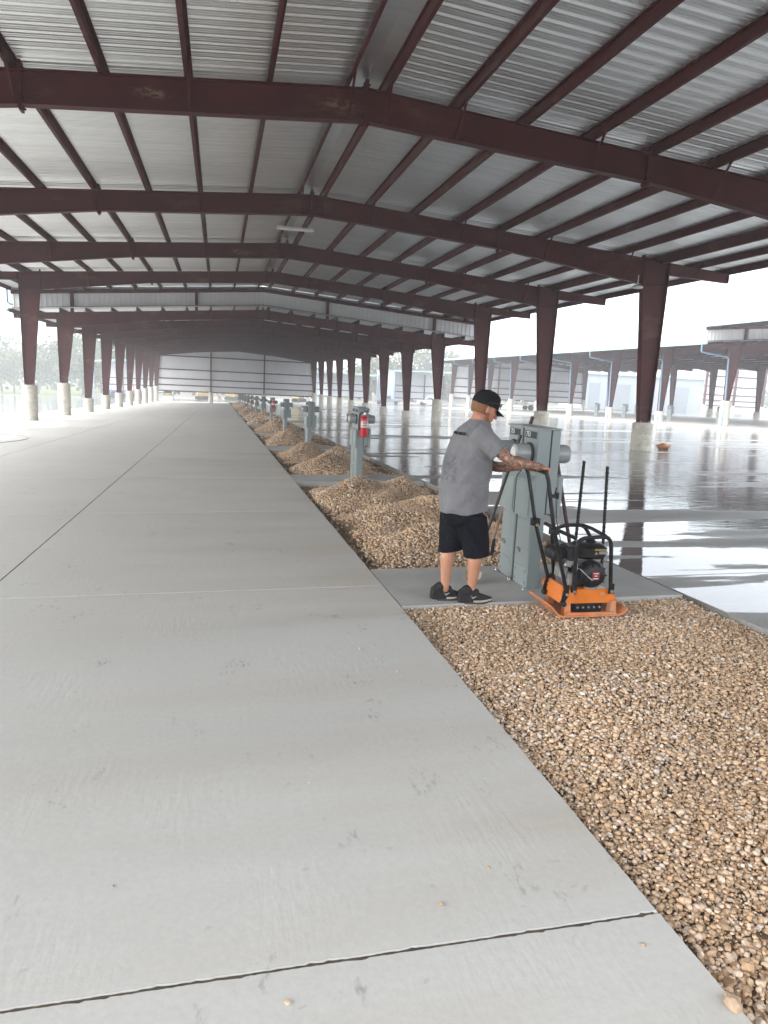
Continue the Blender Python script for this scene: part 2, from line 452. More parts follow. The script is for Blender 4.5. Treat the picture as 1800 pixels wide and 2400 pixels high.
# ------------------------------------------------------------------ mesh helpers
class MB:
    def __init__(self):
        self.v, self.f = [], []
    def add(self, vs, fs):
        o = len(self.v)
        self.v += [tuple(p) for p in vs]
        self.f += [tuple(i + o for i in f) for f in fs]
        return self
    def box(self, c, s, rz=0.0, mat=None):
        x, y, z = s[0] / 2, s[1] / 2, s[2] / 2
        vs = [Vector(q) for q in ((-x, -y, -z), (x, -y, -z), (x, y, -z), (-x, y, -z), (-x, -y, z), (x, -y, z), (x, y, z), (-x, y, z))]
        if mat is not None:
            vs = [mat @ q for q in vs]
        elif rz:
            r = Matrix.Rotation(rz, 3, 'Z')
            vs = [r @ q for q in vs]
        vs = [q + Vector(c) for q in vs]
        return self.add(vs, [(0, 3, 2, 1), (4, 5, 6, 7), (0, 1, 5, 4), (1, 2, 6, 5), (2, 3, 7, 6), (3, 0, 4, 7)])
    def b2(self, x0, x1, y0, y1, z0, z1):
        return self.box(((x0 + x1) / 2, (y0 + y1) / 2, (z0 + z1) / 2), (abs(x1 - x0), abs(y1 - y0), abs(z1 - z0)))
    def cbox(self, x0, x1, y0, y1, z0, z1, c=0.01):
        """box with chamfered vertical and top edges"""
        def ring(i, z):
            a, b_, d, e = x0 + i, x1 - i, y0 + i, y1 - i
            k = c
            return [(a + k, d, z), (b_ - k, d, z), (b_, d + k, z), (b_, e - k, z), (b_ - k, e, z), (a + k, e, z), (a, e - k, z), (a, d + k, z)]
        return self.loft([ring(c * .7, z0), ring(0, z0 + c * .7), ring(0, z1 - c * .7), ring(c * .7, z1)])
    def loft(self, rings, closed=True, cap=True):
        k = len(rings[0])
        vs = [p for r in rings for p in r]
        fs = []
        for i in range(len(rings) - 1):
            for j in range(k if closed else k - 1):
                a, b_ = i * k + j, i * k + (j + 1) % k
                fs.append((a, b_, b_ + k, a + k))
        if cap and closed:
            fs.append(tuple(reversed(range(k))))
            fs.append(tuple(range((len(rings) - 1) * k, len(rings) * k)))
        return self.add(vs, fs)
    def tube(self, pts, r, n=8, cap=True):
        pts = [Vector(p) for p in pts]
        rs = r if isinstance(r, (list, tuple)) else [r] * len(pts)
        rings = []
        ref = None
        for i, p in enumerate(pts):
            if i == 0:
                t = pts[1] - p
            elif i == len(pts) - 1:
                t = p - pts[i - 1]
            else:
                t = (p - pts[i - 1]).normalized() + (pts[i + 1] - p).normalized()
            t.normalize()
            if ref is None:
                ref = Vector((0, 0, 1)) if abs(t.z) < 0.9 else Vector((1, 0, 0))
            a = (ref - t * ref.dot(t)).normalized()
            ref = a
            b_ = t.cross(a)
            rings.append([tuple(p + rs[i] * (math.cos(2 * PI * k / n) * a + math.sin(2 * PI * k / n) * b_)) for k in range(n)])
        return self.loft(rings, True, cap)
    def lathe(self, prof, c=(0, 0, 0), n=24, axis='Z'):
        rings = []
        for r, z in prof:
            ring = []
            for k in range(n):
                a = 2 * PI * k / n
                p = (r * math.cos(a), r * math.sin(a), z)
                if axis == 'X':
                    p = (z, r * math.cos(a), r * math.sin(a))
                elif axis == 'Y':
                    p = (r * math.sin(a), z, r * math.cos(a))
                ring.append((p[0] + c[0], p[1] + c[1], p[2] + c[2]))
            rings.append(ring)
        return self.loft(rings)
    def prism(self, poly, y0, y1, axis='Y'):
        """polygon in X-Z (axis Y), Y-Z (axis X) or X-Y (axis Z) pushed along the axis"""
        def P(a, b_, t):
            return (a, t, b_) if axis == 'Y' else ((t, a, b_) if axis == 'X' else (a, b_, t))
        return self.loft([[P(a, b_, y0) for a, b_ in poly], [P(a, b_, y1) for a, b_ in poly]])
    def mesh(self, name, mat, smooth=False, fix=True):
        me = bpy.data.meshes.new(name)
        me.from_pydata(self.v, [], self.f)
        if fix:
            bm = bmesh.new()
            bm.from_mesh(me)
            bmesh.ops.recalc_face_normals(bm, faces=bm.faces)
            bm.to_mesh(me)
            bm.free()
        me.materials.append(M[mat] if isinstance(mat, str) else mat)
        if smooth:
            me.polygons.foreach_set('use_smooth', [True] * len(me.polygons))
            try:
                me.set_sharp_from_angle(angle=math.radians(42))
            except Exception:
                pass
        me.update()
        return me
    def build(self, name, mat, parent=None, loc=(0, 0, 0), smooth=False, rot=None):
        return put(self.mesh(name, mat, smooth), name, parent, loc, rot)

def put(me, name, parent=None, loc=(0, 0, 0), rot=None, scale=None):
    o = bpy.data.objects.new(name, me)
    COL.objects.link(o)
    o.location = loc
    if rot is not None:
        o.rotation_euler = rot
    if scale is not None:
        o.scale = scale
    if parent is not None:
        o.parent = parent
    return o
def tag(o, label=None, cat=None, group=None, kind=None):
    if label: o['label'] = label
    if cat: o['category'] = cat
    if group: o['group'] = group
    if kind: o['kind'] = kind
    return o
def thing(name, label, cat, loc=(0, 0, 0), rz=0.0, group=None):
    o = bpy.data.objects.new(name, None)
    COL.objects.link(o)
    o.location = loc
    o.rotation_euler = (0, 0, rz)
    o.empty_display_size = 0.2
    return tag(o, label, cat, group)
def copy_tree(o, parent=None):
    c = o.copy()
    COL.objects.link(c)
    c.parent = parent
    for ch in list(o.children):
        copy_tree(ch, c)
    return c
def text_mesh(txt, size, mat, extrude=0.001):
    cu = bpy.data.curves.new('lettering', 'FONT')
    cu.body = txt
    cu.size = size
    cu.extrude = extrude
    cu.resolution_u = 3
    cu.align_x = 'CENTER'
    cu.align_y = 'CENTER'
    t = bpy.data.objects.new('lettering', cu)
    COL.objects.link(t)
    bpy.context.view_layer.update()
    dg = bpy.context.evaluated_depsgraph_get()
    me = bpy.data.meshes.new_from_object(t.evaluated_get(dg))
    bpy.data.objects.remove(t)
    bpy.data.curves.remove(cu)
    me.materials.clear()
    me.materials.append(M[mat])
    return me

# ------------------------------------------------------------------ ground, slabs, yards
S = 8.534
Y1 = 14.893
XL, XR, XA = -9.593, 15.031, 2.748
XE, XY = 1.475, 4.14          # driveway edge, yard edge
SB = S / 2
YJ = 1.876

def sheet(rects, dz):
    mb = MB()
    for x0, x1, y0, y1 in rects:
        ys = [y0] + ([YB] if y0 < YB < y1 else []) + [y1]
        for a, b_ in zip(ys[:-1], ys[1:]):
            mb.add([(x0, a, gz(x0, a) + dz), (x1, a, gz(x1, a) + dz), (x1, b_, gz(x1, b_) + dz), (x0, b_, gz(x0, b_) + dz)], [(0, 1, 2, 3)])
    return mb

tag(sheet([(-700, 900, -90, 1600)], -0.20).build('ground', 'far'), 'wet dirt and stone ground beyond the paving', kind='structure')
tag(sheet([(-400, -30, 128, 700)], -0.10).build('grass_field', 'grass'), 'wet yellow green grass beyond the left lot', kind='structure')

driveway = tag(sheet([(-12.02, XE - 0.02, -11, 121.2)], -0.0055).build('driveway', 'joint'), 'light grey concrete driveway running under the canopy', kind='structure')
PW = 3.366
pm = MB()
jw = 0.009
def slab_mesh(w, d, name, mat, thick=0.15, ch=0.004):
    x, y = w / 2 - jw / 2, d / 2 - jw / 2
    def ring(i, z):
        return [(-x + i, -y + i, z), (x - i, -y + i, z), (x - i, y - i, z), (-x + i, y - i, z)]
    return MB().loft([ring(0, -thick), ring(0, -ch), ring(ch, 0)]).mesh(name, mat)
slab_me = slab_mesh(PW, SB, 'slab', 'slab')
def chipped_slab(seed):
    r = random.Random(seed)
    x, y = PW / 2 - jw / 2, SB / 2 - jw / 2
    def edge(a, b_, n):
        out = []
        chip = 0.0
        for k in range(n):
            u = k / n
            chip = max(0.0, chip * .55 + (r.uniform(.002, .006) if r.random() < .07 else 0))
            out.append((a[0] + (b_[0] - a[0]) * u, a[1] + (b_[1] - a[1]) * u, r.uniform(0, .0022) + chip))
        return out
    pts = []
    for a, b_, nx, ny, n in (((-x, -y), (x, -y), 0, 1, 240), ((x, -y), (x, y), -1, 0, 120), ((x, y), (-x, y), 0, -1, 240), ((-x, y), (-x, -y), 1, 0, 120)):
        pts += [(px, py, nx, ny, d) for (px, py, d) in edge(a, b_, n)]
    low = [(px, py, -.15) for px, py, nx, ny, d in pts]
    mid = [(px + nx * d * .9, py + ny * d * .9, -.012) for px, py, nx, ny, d in pts]
    top = [(px + nx * (d + .0012), py + ny * (d + .0012), 0.0) for px, py, nx, ny, d in pts]
    return MB().loft([low, mid, top]).mesh('slab', 'slab')
CHIP = [chipped_slab(q) for q in range(3)]
for k in range(-3, 28):
    for j in range(4):
        cx, cy = XE - PW * (j + 0.5), YJ + SB * (k + 0.5)
        put(CHIP[(k + j) % 3] if -2 < k < 2 and j < 2 else slab_me, 'slab', driveway, (cx, cy, gz(cx, cy)), PLANE_ROT)

YW = 5.33
rows = range(-1, 12)
yr0, yr1 = YJ - SB, YJ + SB * 12
x3 = XY + YW * 3
yard = tag(sheet([(XY, x3, -60, yr0), (XY, x3, yr1, 165), (x3, 35.6, -60, 165)], 0.0).build('wet_yard', 'yard'), 'flooded concrete yard with puddles right of the gravel strip', kind='structure')
yb = sheet([(XY + .01, x3, yr0, yr1)], -0.006).build('joint_bed', 'joint', yard)
yard_me = slab_mesh(YW, SB, 'slab', 'yard')
for k in rows:
    for j in range(3):
        cx, cy = XY + YW * (j + 0.5), YJ + SB * (k + 0.5)
        put(yard_me, 'slab', yard, (cx, cy, gz(cx, cy)), PLANE_ROT)
tag(sheet([(-110, -12.03, -60, 165), (-12.02, XY, 121.3, 165), (66.6, 170, -60, 165), (35.6, 66.6, 121.2, 165)], -0.01).build('wet_lot', 'lot'), 'wet paved lot round the canopies', kind='structure')
bs = MB()
for (x0, x1, y0, y1) in [(35.7, 66.5, -40, 121)]:
    bs.loft([[(x0, y0, gz(x0, y0) - .1), (x1, y0, gz(x1, y0) - .1), (x1, y1, gz(x1, y1) - .1), (x0, y1, gz(x0, y1) - .1)],
             [(x0, y0, gz(x0, y0) + .07), (x1, y0, gz(x1, y0) + .07), (x1, y1, gz(x1, y1) + .07), (x0, y1, gz(x0, y1) + .07)]])
tag(bs.build('floor_slab', 'slab'), 'raised pale concrete floor under the far right canopy', kind='structure')

# ------------------------------------------------------------------ gravel strip
pad_me = MB().cbox(-(XY - XE) / 2 + .006, (XY - XE) / 2 - .006, -0.64, 0.64, -0.15, 0.0, 0.006).mesh('concrete_pad', 'pad')
PADY = [6.14 + S * k for k in range(13)]
for k, y in enumerate(PADY):
    cx = (XE + XY) / 2
    tag(put(pad_me, 'concrete_pad', None, (cx, y, gz(cx, y) - 0.004), PLANE_ROT), 'concrete pad number %d across the gravel strip, counted from the worker' % (k + 1), kind='structure')

def vnoise(seed, freq, k=7):
    r = np.random.default_rng(seed)
    a = r.uniform(0, 2 * PI, k)
    ph = r.uniform(0, 2 * PI, k)
    fr = freq * r.uniform(0.6, 1.6, k)
    def f(x, y):
        s = 0
        for i in range(k):
            s = s + np.sin(fr[i] * (np.cos(a[i]) * x + np.sin(a[i]) * y) + ph[i])
        return s / math.sqrt(k)
    return f

def ico(sub):
    bm = bmesh.new()
    bmesh.ops.create_icosphere(bm, subdivisions=sub, radius=1.0)
    v = np.array([q.co[:] for q in bm.verts])
    f = np.array([[w.index for w in q.verts] for q in bm.faces])
    bm.free()
    return v, f
ICO = {1: ico(1), 2: ico(2)}
VAR = {}
for s_i in (1, 2):
    v, f = ICO[s_i]
    out = []
    for q in range(8):
        r = np.random.default_rng(50 + q)
        w = v.copy()
        for _ in range(5 if s_i == 2 else 3):           # chop flats, as crushed stone has
            nrm = r.normal(size=3); nrm /= np.linalg.norm(nrm)
            dd = r.uniform(0.55, 0.85)
            t = w @ nrm
            w = w - np.outer(np.maximum(t - dd, 0), nrm)
        w = w * (1 + 0.08 * r.normal(size=(len(w), 1)))
        out.append(w * r.uniform([0.85, 0.7, 0.5], [1.25, 1.0, 0.85]))
    VAR[s_i] = out
def rand_rot(n, r):
    q = r.normal(size=(n, 4)); q /= np.linalg.norm(q, axis=1)[:, None]
    w, x, y, z = q.T
    return np.stack([np.stack([1 - 2 * (y * y + z * z), 2 * (x * y - z * w), 2 * (x * z + y * w)], -1),
                     np.stack([2 * (x * y + z * w), 1 - 2 * (x * x + z * z), 2 * (y * z - x * w)], -1),
                     np.stack([2 * (x * z - y * w), 2 * (y * z + x * w), 1 - 2 * (x * x + y * y)], -1)], 1)
cn1, cn2 = vnoise(3, 1.7), vnoise(4, 5.0)
def stones(name, pts, size, lod, seed, origin, spread=0.33):
    r = np.random.default_rng(seed)
    n = len(pts)
    var = r.integers(0, 8, n)
    R = rand_rot(n, r)
    # lie mostly flat
    sc = size * np.exp(r.normal(0, spread, n))
    sc = np.clip(sc, size * 0.5, size * 2.1)
    bv, bf = ICO[lod]
    V = np.stack(VAR[lod])[var] * sc[:, None, None]
    V = np.einsum('nij,nkj->nki', R, V)
    V[:, :, 2] *= 0.75
    V += (pts - np.array(origin))[:, None, :]
    nv, nf = len(bv), len(bf)
    F = (bf[None] + (np.arange(n) * nv)[:, None, None]).reshape(-1)
    me = bpy.data.meshes.new(name)
    me.vertices.add(n * nv)
    me.vertices.foreach_set('co', V.reshape(-1).astype(np.float32))
    me.loops.add(n * nf * 3)
    me.loops.foreach_set('vertex_index', F.astype(np.int32))
    me.polygons.add(n * nf)
    me.polygons.foreach_set('loop_start', (np.arange(n * nf) * 3).astype(np.int32))
    me.update(calc_edges=True)
    me.validate()
    base = np.array([[.68, .475, .305], [.60, .405, .25], [.72, .54, .375], [.56, .375, .23], [.74, .58, .44], [.63, .455, .31]])
    c = base[r.integers(0, 6, n)] * np.exp(r.normal(0, .11, (n, 1)))
    big = cn1(pts[:, 0], pts[:, 1])
    mid = cn2(pts[:, 0], pts[:, 1])
    c = c * (0.86 + 0.11 * big + 0.05 * mid)[:, None]
    pale = (r.random(n) < 0.05 + 0.12 * (big > 0.7))
    c[pale] = np.array([.70, .60, .52]) * np.exp(r.normal(0, .1, (pale.sum(), 1)))
    col = np.ones((n, nv, 4), np.float32)
    col[:, :, :3] = np.clip(c, .03, .85)[:, None, :]
    at = me.color_attributes.new('tint', 'FLOAT_COLOR', 'POINT')
    at.data.foreach_set('color', col.reshape(-1))
    if lod == 2:
        me.polygons.foreach_set('use_smooth', np.ones(n * nf, bool))
        try:
            me.set_sharp_from_angle(angle=math.radians(18))
        except Exception:
            pass
    me.materials.append(M['stone'])
    o = put(me, name, None, origin)
    return o
def jitter_grid(x0, x1, y0, y1, sp, seed):
    r = np.random.default_rng(seed)
    gx_, gy_ = np.meshgrid(np.arange(x0 + sp / 2, x1, sp), np.arange(y0 + sp / 2, y1, sp * 0.88))
    gx_[1::2] += sp / 2
    p = np.stack([gx_.ravel(), gy_.ravel()], 1)
    p += r.uniform(-.5, .5, p.shape) * sp
    ok = (p[:, 0] > x0 + .012) & (p[:, 0] < x1 - .012) & (p[:, 1] > y0 + .012) & (p[:, 1] < y1 - .012)
    return p[ok]
def gzv(p):
    return GX * p[:, 0] + GY * np.minimum(p[:, 1], YB)
nz0 = vnoise(9, 3.0)
def near_h(p):
    return -0.038 + 0.011 * nz0(p[:, 0], p[:, 1]) + 0.004 * cn2(p[:, 0] * 2, p[:, 1] * 2)

soil = sheet([(XE - .01, XY + .01, -11, 5.6)], -0.066)
tag(soil.build('soil_bed', 'soil'), 'brown soil under the nearest gravel bed', kind='structure')
nb = 0
for (ya, yb_, sp, size, lod, lays) in [(1.15, 1.75, 0.0188, 0.0112, 2, 2), (1.75, 5.49, 0.0188, 0.0112, 1, 2)]:
    allp = []
    for ly in range(lays):
        p = jitter_grid(XE, XY, ya, yb_, sp, 100 + nb * 7 + ly)
        z = gzv(p) + near_h(p) + (-0.006 if ly == 0 else 0.008) + RNG.uniform(-.006, .006, len(p))
        if ly == 1:
            keep = RNG.random(len(p)) < 0.45
            p, z = p[keep], z[keep]
        allp.append(np.column_stack([p, z]))
    o = stones('gravel', np.concatenate(allp), size, lod, 200 + nb, (2.8, (ya + yb_) / 2, 0.0))
    tag(o, 'compacted tan gravel bed, the ' + ('closest' if nb == 0 else 'stretch') + ' part in front of the orange machine', kind='stuff')
    nb += 1
p = jitter_grid(XE, XY, 1.15, 2.6, .018, 191)
tag(stones('gravel_fines', np.column_stack([p, gzv(p) + near_h(p) + RNG.uniform(-.012, .002, len(p))]), .0062, 1, 192, (2.8, 1.9, 0.0), .4), 'fine chips between the stones of the nearest gravel', kind='stuff')

def mound_fn(k):
    r = np.random.default_rng(900 + k)
    y0, y1 = PADY[k - 1] + .64, PADY[k] - .64
    L = y1 - y0
    if k == 1:
        pk = [(2.35, y0 + 5.0, .36, .70, .95), (3.15, y0 + 5.4, .30, .55, .85), (2.55, y0 + 2.9, .26, .6, .8), (3.2, y0 + 3.4, .27, .55, .9), (2.75, y0 + 1.2, .25, .75, .9), (2.2, y0 + .9, .12, .4, .6), (3.4, y0 + 1.4, .17, .4, .9)]
    else:
        pk = []
        for q in range(5):
            pk.append((r.uniform(2.2, 3.25), y0 + L * (.12 + .17 * q + r.uniform(-.05, .05)), r.uniform(.2, .42), r.uniform(.45, .65), r.uniform(.65, .95)))
    nzk = vnoise(40 + k, 4.2)
    nzf = vnoise(80 + k, 7.5)
    def f(p):
        h = np.zeros(len(p))
        for (x, y, a, sx, sy) in pk:
            h = np.maximum(h, a * np.exp(-((p[:, 0] - x) / sx) ** 2 - ((p[:, 1] - y) / sy) ** 2)) + 0.12 * a * np.exp(-((p[:, 0] - x) / sx) ** 2 - ((p[:, 1] - y) / sy) ** 2)
        edge = np.minimum(np.clip((p[:, 0] - XE) / .25, 0, 1), np.clip((XY - p[:, 0]) / .3, 0, 1))
        edge = np.minimum(edge, np.clip((p[:, 1] - y0 + .05) / .2, 0, 1))
        edge = np.minimum(edge, np.clip((y1 - p[:, 1] + .02) / .2, 0, 1))
        return -0.085 + (h * (1 + .13 * nzf(p[:, 0], p[:, 1])) + 0.03 * nzk(p[:, 0], p[:, 1])) * edge
    return f, y0, y1
order = ['first', 'second', 'third', 'fourth', 'fifth', 'sixth', 'seventh', 'eighth', 'ninth', 'tenth', 'eleventh', 'twelfth']
for k in range(1, 13):
    f, y0, y1 = mound_fn(k)
    nx, ny = 22, 56
    xs, ys = np.linspace(XE - .005, XY + .005, nx), np.linspace(y0 - .01, y1 + .01, ny)
    gx_, gy_ = np.meshgrid(xs, ys)
    p = np.stack([gx_.ravel(), gy_.ravel()], 1)
    z = f(p) - 0.012 + gzv(p)
    mb = MB()
    mb.add(np.column_stack([p, z]).tolist(), [(j * nx + i, j * nx + i + 1, (j + 1) * nx + i + 1, (j + 1) * nx + i) for j in range(ny - 1) for i in range(nx - 1)])
    tag(mb.build('soil_bed', 'soil', smooth=True), 'brown soil of the ' + order[k - 1] + ' heaped gravel bed behind the worker', kind='structure')
    sp, size = ((0.029, .0185) if k == 1 else (0.036, .0215) if k == 2 else (0.047, .026) if k <= 4 else (0.10, .058))
    p = jitter_grid(XE, XY, y0, y1, sp, 300 + k)
    h = f(p)
    keep = (h > -0.045 + 0.02 * RNG.normal(size=len(p))) | (RNG.random(len(p)) < 0.06)
    p, h = p[keep], h[keep]
    z = gzv(p) + h + RNG.uniform(-.004, .012, len(p))
    tag(stones('gravel', np.column_stack([p, z]), size, 1, 400 + k, ((XE + XY) / 2, (y0 + y1) / 2, 0.0)), 'tan gravel heap in the ' + order[k - 1] + ' bed behind the worker', kind='stuff')

# a few loose stones that rolled onto the slab, and the big pale one at its edge
lp = np.array([[0.95, 4.55], [1.02, 4.35], [0.4, 2.9], [0.75, 2.05], [-.35, 2.35], [.98, 2.2], [1.2, 3.3], [1.1, 4.1], [.2, 1.75], [1.33, 1.75], [.6, 3.9], [1.38, 2.6], [1.3, 4.9], [.9, 1.5], [-.9, 3.0], [1.25, 6.9], [1.05, 7.6]])
tag(stones('loose_gravel', np.column_stack([lp, gzv(lp) + .004]), 0.0065, 2, 77, (1, 3, 0)), 'few loose bits of gravel on the concrete driveway', kind='stuff')
tag(stones('loose_stone', np.array([[1.452, 1.49, gz(1.45, 1.49) + .012]]), 0.034, 2, 79, (1.452, 1.49, gz(1.45, 1.49)), 0.01), 'large pale stone lying on the slab edge at bottom right', 'stone')

# ------------------------------------------------------------------ the steel canopies
ZAP, SL = 7.30, 0.079                   # top of rafter at the ridge, roof slope
ZP1, ZP2, DROP = 0.717, -0.498, 1.283   # pier tops of the two halves, step between the roofs
HW = XR - XA                            # 12.28
EAVE = 15.06
PO = [0.36 + 1.49 * k for k in range(10)]

def zt(o):                               # rafter top at distance o from the ridge, relative to ZAP
    return -SL * abs(o)
def zb(o):                               # rafter underside
    o = abs(o)
    d = 0.59 - 0.03 * o / 6.2 if o <= 6.2 else 0.56 + (0.86 - 0.56) * (o - 6.2) / (11.62 - 6.2)
    return zt(o) - d
CACHE = {}
def cached(key, fn):
    if key not in CACHE:
        CACHE[key] = fn()
    return CACHE[key]
def plate_strip(mb, pts, y0, y1, th):
    """a flange: strip following pts (x,z), from y0 to y1, th thick (upwards)"""
    poly = [(x, z) for x, z in pts] + [(x, z + th) for x, z in reversed(pts)]
    n = len(pts)
    for i in range(n - 1):
        q = [pts[i], pts[i + 1], (pts[i + 1][0], pts[i + 1][1] + th), (pts[i][0], pts[i][1] + th)]
        mb.prism(q, y0, y1)
def rafter_mesh(sgn):
    def f():
        mb = MB()
        os_ = [0.0, 6.2, 11.64]
        for a, b_ in zip(os_[:-1], os_[1:]):
            mb.prism([(sgn * a, zb(a) + .004), (sgn * b_, zb(b_) + .004), (sgn * b_, zt(b_) - .014), (sgn * a, zt(a) - .014)], -.006, .006)
        plate_strip(mb, [(sgn * o, zb(o) - .012) for o in os_], -.11, .11, .014)
        plate_strip(mb, [(sgn * o, zt(o) - .015) for o in os_], -.11, .11, .014)
        return mb.mesh('rafter', 'primer')
    return cached(('rafter', sgn), f)
def splice_mesh(sgn, o):
    def f():
        mb = MB()
        w = 0.05 if o else 0.07
        mb.box((sgn * o, 0, (zt(o) + zb(o)) / 2 + .02), (w, .20, zt(o) - zb(o) + .26))
        for z in (zt(o) + .06, zt(o) - .1, zb(o) + .12, zb(o) - .05):
            for y in (-.06, .06):
                mb.box((sgn * o, y, z), (w + .07, .03, .03))
        return mb.mesh('splice_plate', 'primer')
    return cached(('splice', sgn, o), f)
def brace_mesh(sgn, o, side):
    def f():
        mb = MB()
        a = Vector((sgn * o, side * .10, zb(o) + .02))
        b_ = Vector((sgn * o, side * .72, zt(o) + .12))
        t = (b_ - a)
        R = t.to_track_quat('Z', 'X').to_matrix()
        mb.box((a + b_) / 2, (.045, .008, t.length), mat=R)
        mb.box((a + b_) / 2 + Vector((.02, 0, 0)), (.006, .045, t.length), mat=R)
        return mb.mesh('flange_brace', 'primer')
    return cached(('brace', sgn, o, side), f)
def column_mesh(sgn, ht):
    """origin: top of pier on the column line; ht = rafter underside at the knee above the pier"""
    def f():
        mb = MB()
        ztop = ht + (zt(12.3) - zb(11.62))
        # web
        mb.prism([(-.20 * sgn, .02), (.20 * sgn, .02), (.30 * sgn, ztop - .05), (-.66 * sgn, ztop - .02 + SL * .9), (-.66 * sgn, ht)], -.007, .007)
        # flanges
        def fl(x0, z0, x1, z1, w=.13, t=.016):
            mb.prism([(x0, z0), (x0 + t * sgn, z0), (x1 + t * sgn, z1), (x1, z1)], -w, w)
        fl(-.215 * sgn, .02, -.672 * sgn, ht)
        fl(-.675 * sgn, ht, -.675 * sgn, ztop + SL * .9 - .02)
        fl(.20 * sgn, .02, .30 * sgn, ztop - .05)
        plate_strip(mb, [(-.66 * sgn, ht - .01), (.26 * sgn, ht - .01)], -.11, .11, .014)
        plate_strip(mb, [(-.69 * sgn, ztop + SL * .92 - .02), (.33 * sgn, ztop - .05)], -.13, .13, .014)
        mb.box((-.69 * sgn, 0, (ht + ztop) / 2 + .04), (.03, .22, ztop - ht + .26))
        return mb.mesh('column', 'primer')
    return cached(('col', sgn, round(ht, 3)), f)
def base_plate_mesh():
    def f():
        mb = MB()
        mb.box((0, 0, .012), (.50, .32, .022))
        for x in (-.17, .17):
            for y in (-.1, .1):
                mb.tube([(x, y, .0), (x, y, .085)], .014, 6)
                mb.tube([(x, y, .024), (x, y, .05)], .028, 6)
        return mb.mesh('base_plate', 'steel')
    return cached('bplate', f)
def stub_mesh(sgn):
    def f():
        mb = MB()
        a, b_ = HW + .32, EAVE - .04
        mb.prism([(sgn * a, zt(a) - .40), (sgn * b_, zt(b_) - .30), (sgn * b_, zt(b_)), (sgn * a, zt(a))], -.006, .006)
        plate_strip(mb, [(sgn * a, zt(a) - .41), (sgn * b_, zt(b_) - .31)], -.09, .09, .012)
        plate_strip(mb, [(sgn * a, zt(a) - .014), (sgn * b_, zt(b_) - .014)], -.09, .09, .012)
        mb.box((sgn * b_, 0, zt(b_) - .155), (.014, .18, .32))
        return mb.mesh('overhang_beam', 'primer')
    return cached(('stub', sgn), f)
def pier_mesh(h):
    def f():
        r = .365
        prof = [(r, -.25)]
        z = 0.0
        while z < h - .05:
            zz = min(z + .2, h - .02)
            prof += [(r, z + .004), (r + .004, z + .03), (r + .004, zz - .012), (r - .006, zz)]
            z += .2
        prof += [(r - .004, h - .012), (r - .02, h)]
        return MB().lathe(prof, n=28).mesh('pier', 'pier', True)
    return cached(('pier', round(h, 2)), f)
def purlin_mesh(L, deep=.2, flip=1):
    def f():
        mb = MB()
        mb.box((0, L / 2, deep / 2), (.006, L, deep))
        mb.box((flip * .035, L / 2, .003), (.07, L, .006))
        mb.box((-flip * .035, L / 2, deep - .004), (.07, L, .006))
        mb.box((flip * .068, L / 2, .012), (.005, L, .02))
        return mb.mesh('purlin', 'primer')
    return cached(('purlin', round(L, 2), deep, flip), f)
def rib_profile(L, pitch, rib_h, top, sh, minor=2):
    """(t, h) points of a trapezoid-ribbed sheet along t"""
    out = [(0, 0)]
    n = max(1, round(L / pitch))
    p = L / n
    for i in range(n):
        b0 = i * p
        out += [(b0 + p * .36, 0), (b0 + p * .36 + sh, rib_h), (b0 + p * .36 + sh + top, rib_h), (b0 + p * .36 + 2 * sh + top, 0)]
        q0 = b0 + p * .36 + 2 * sh + top
        gap = (b0 + p * 1.36 - q0)
        for j in range(minor):
            c = q0 + gap * (j + 1) / (minor + 1)
            if c + .02 < L:
                out += [(c - .022, 0), (c - .012, .011), (c + .012, .011), (c + .022, 0)]
    out.append((L, 0))
    return out
def roof_mesh(sgn, L):
    def f():
        pr = rib_profile(L, .305, .040, .046, .026)
        n = len(pr)
        mb = MB()
        for dz in (0.0, .0012):
            vs = []
            for o in (.02, EAVE + .05):
                vs += [(sgn * o, t, zt(o) + h + dz) for t, h in pr]
            mb.add(vs, [(i, i + 1, n + i + 1, n + i) for i in range(n - 1)])
            break
        return mb.mesh('roof_panel', 'roof')
    return cached(('roof', sgn, round(L, 2)), f)
def siding_mesh(w, z00, z01, z10, z11, key):
    """ribbed panel w wide in x; bottom z00..z01, top z10..z11"""
    def f():
        pr = rib_profile(w, .305, .045, .03, .016, 0)
        mb = MB()
        vs = []
        for a, b_ in ((z00, z01), (z10, z11)):
            vs += [(t, -h, a + (b_ - a) * t / w) for t, h in pr]
        n = len(pr)
        mb.add(vs, [(i, i + 1, n + i + 1, n + i) for i in range(n - 1)])
        return mb.mesh('siding_panel', 'siding')
    return cached(('sid',) + key, f)

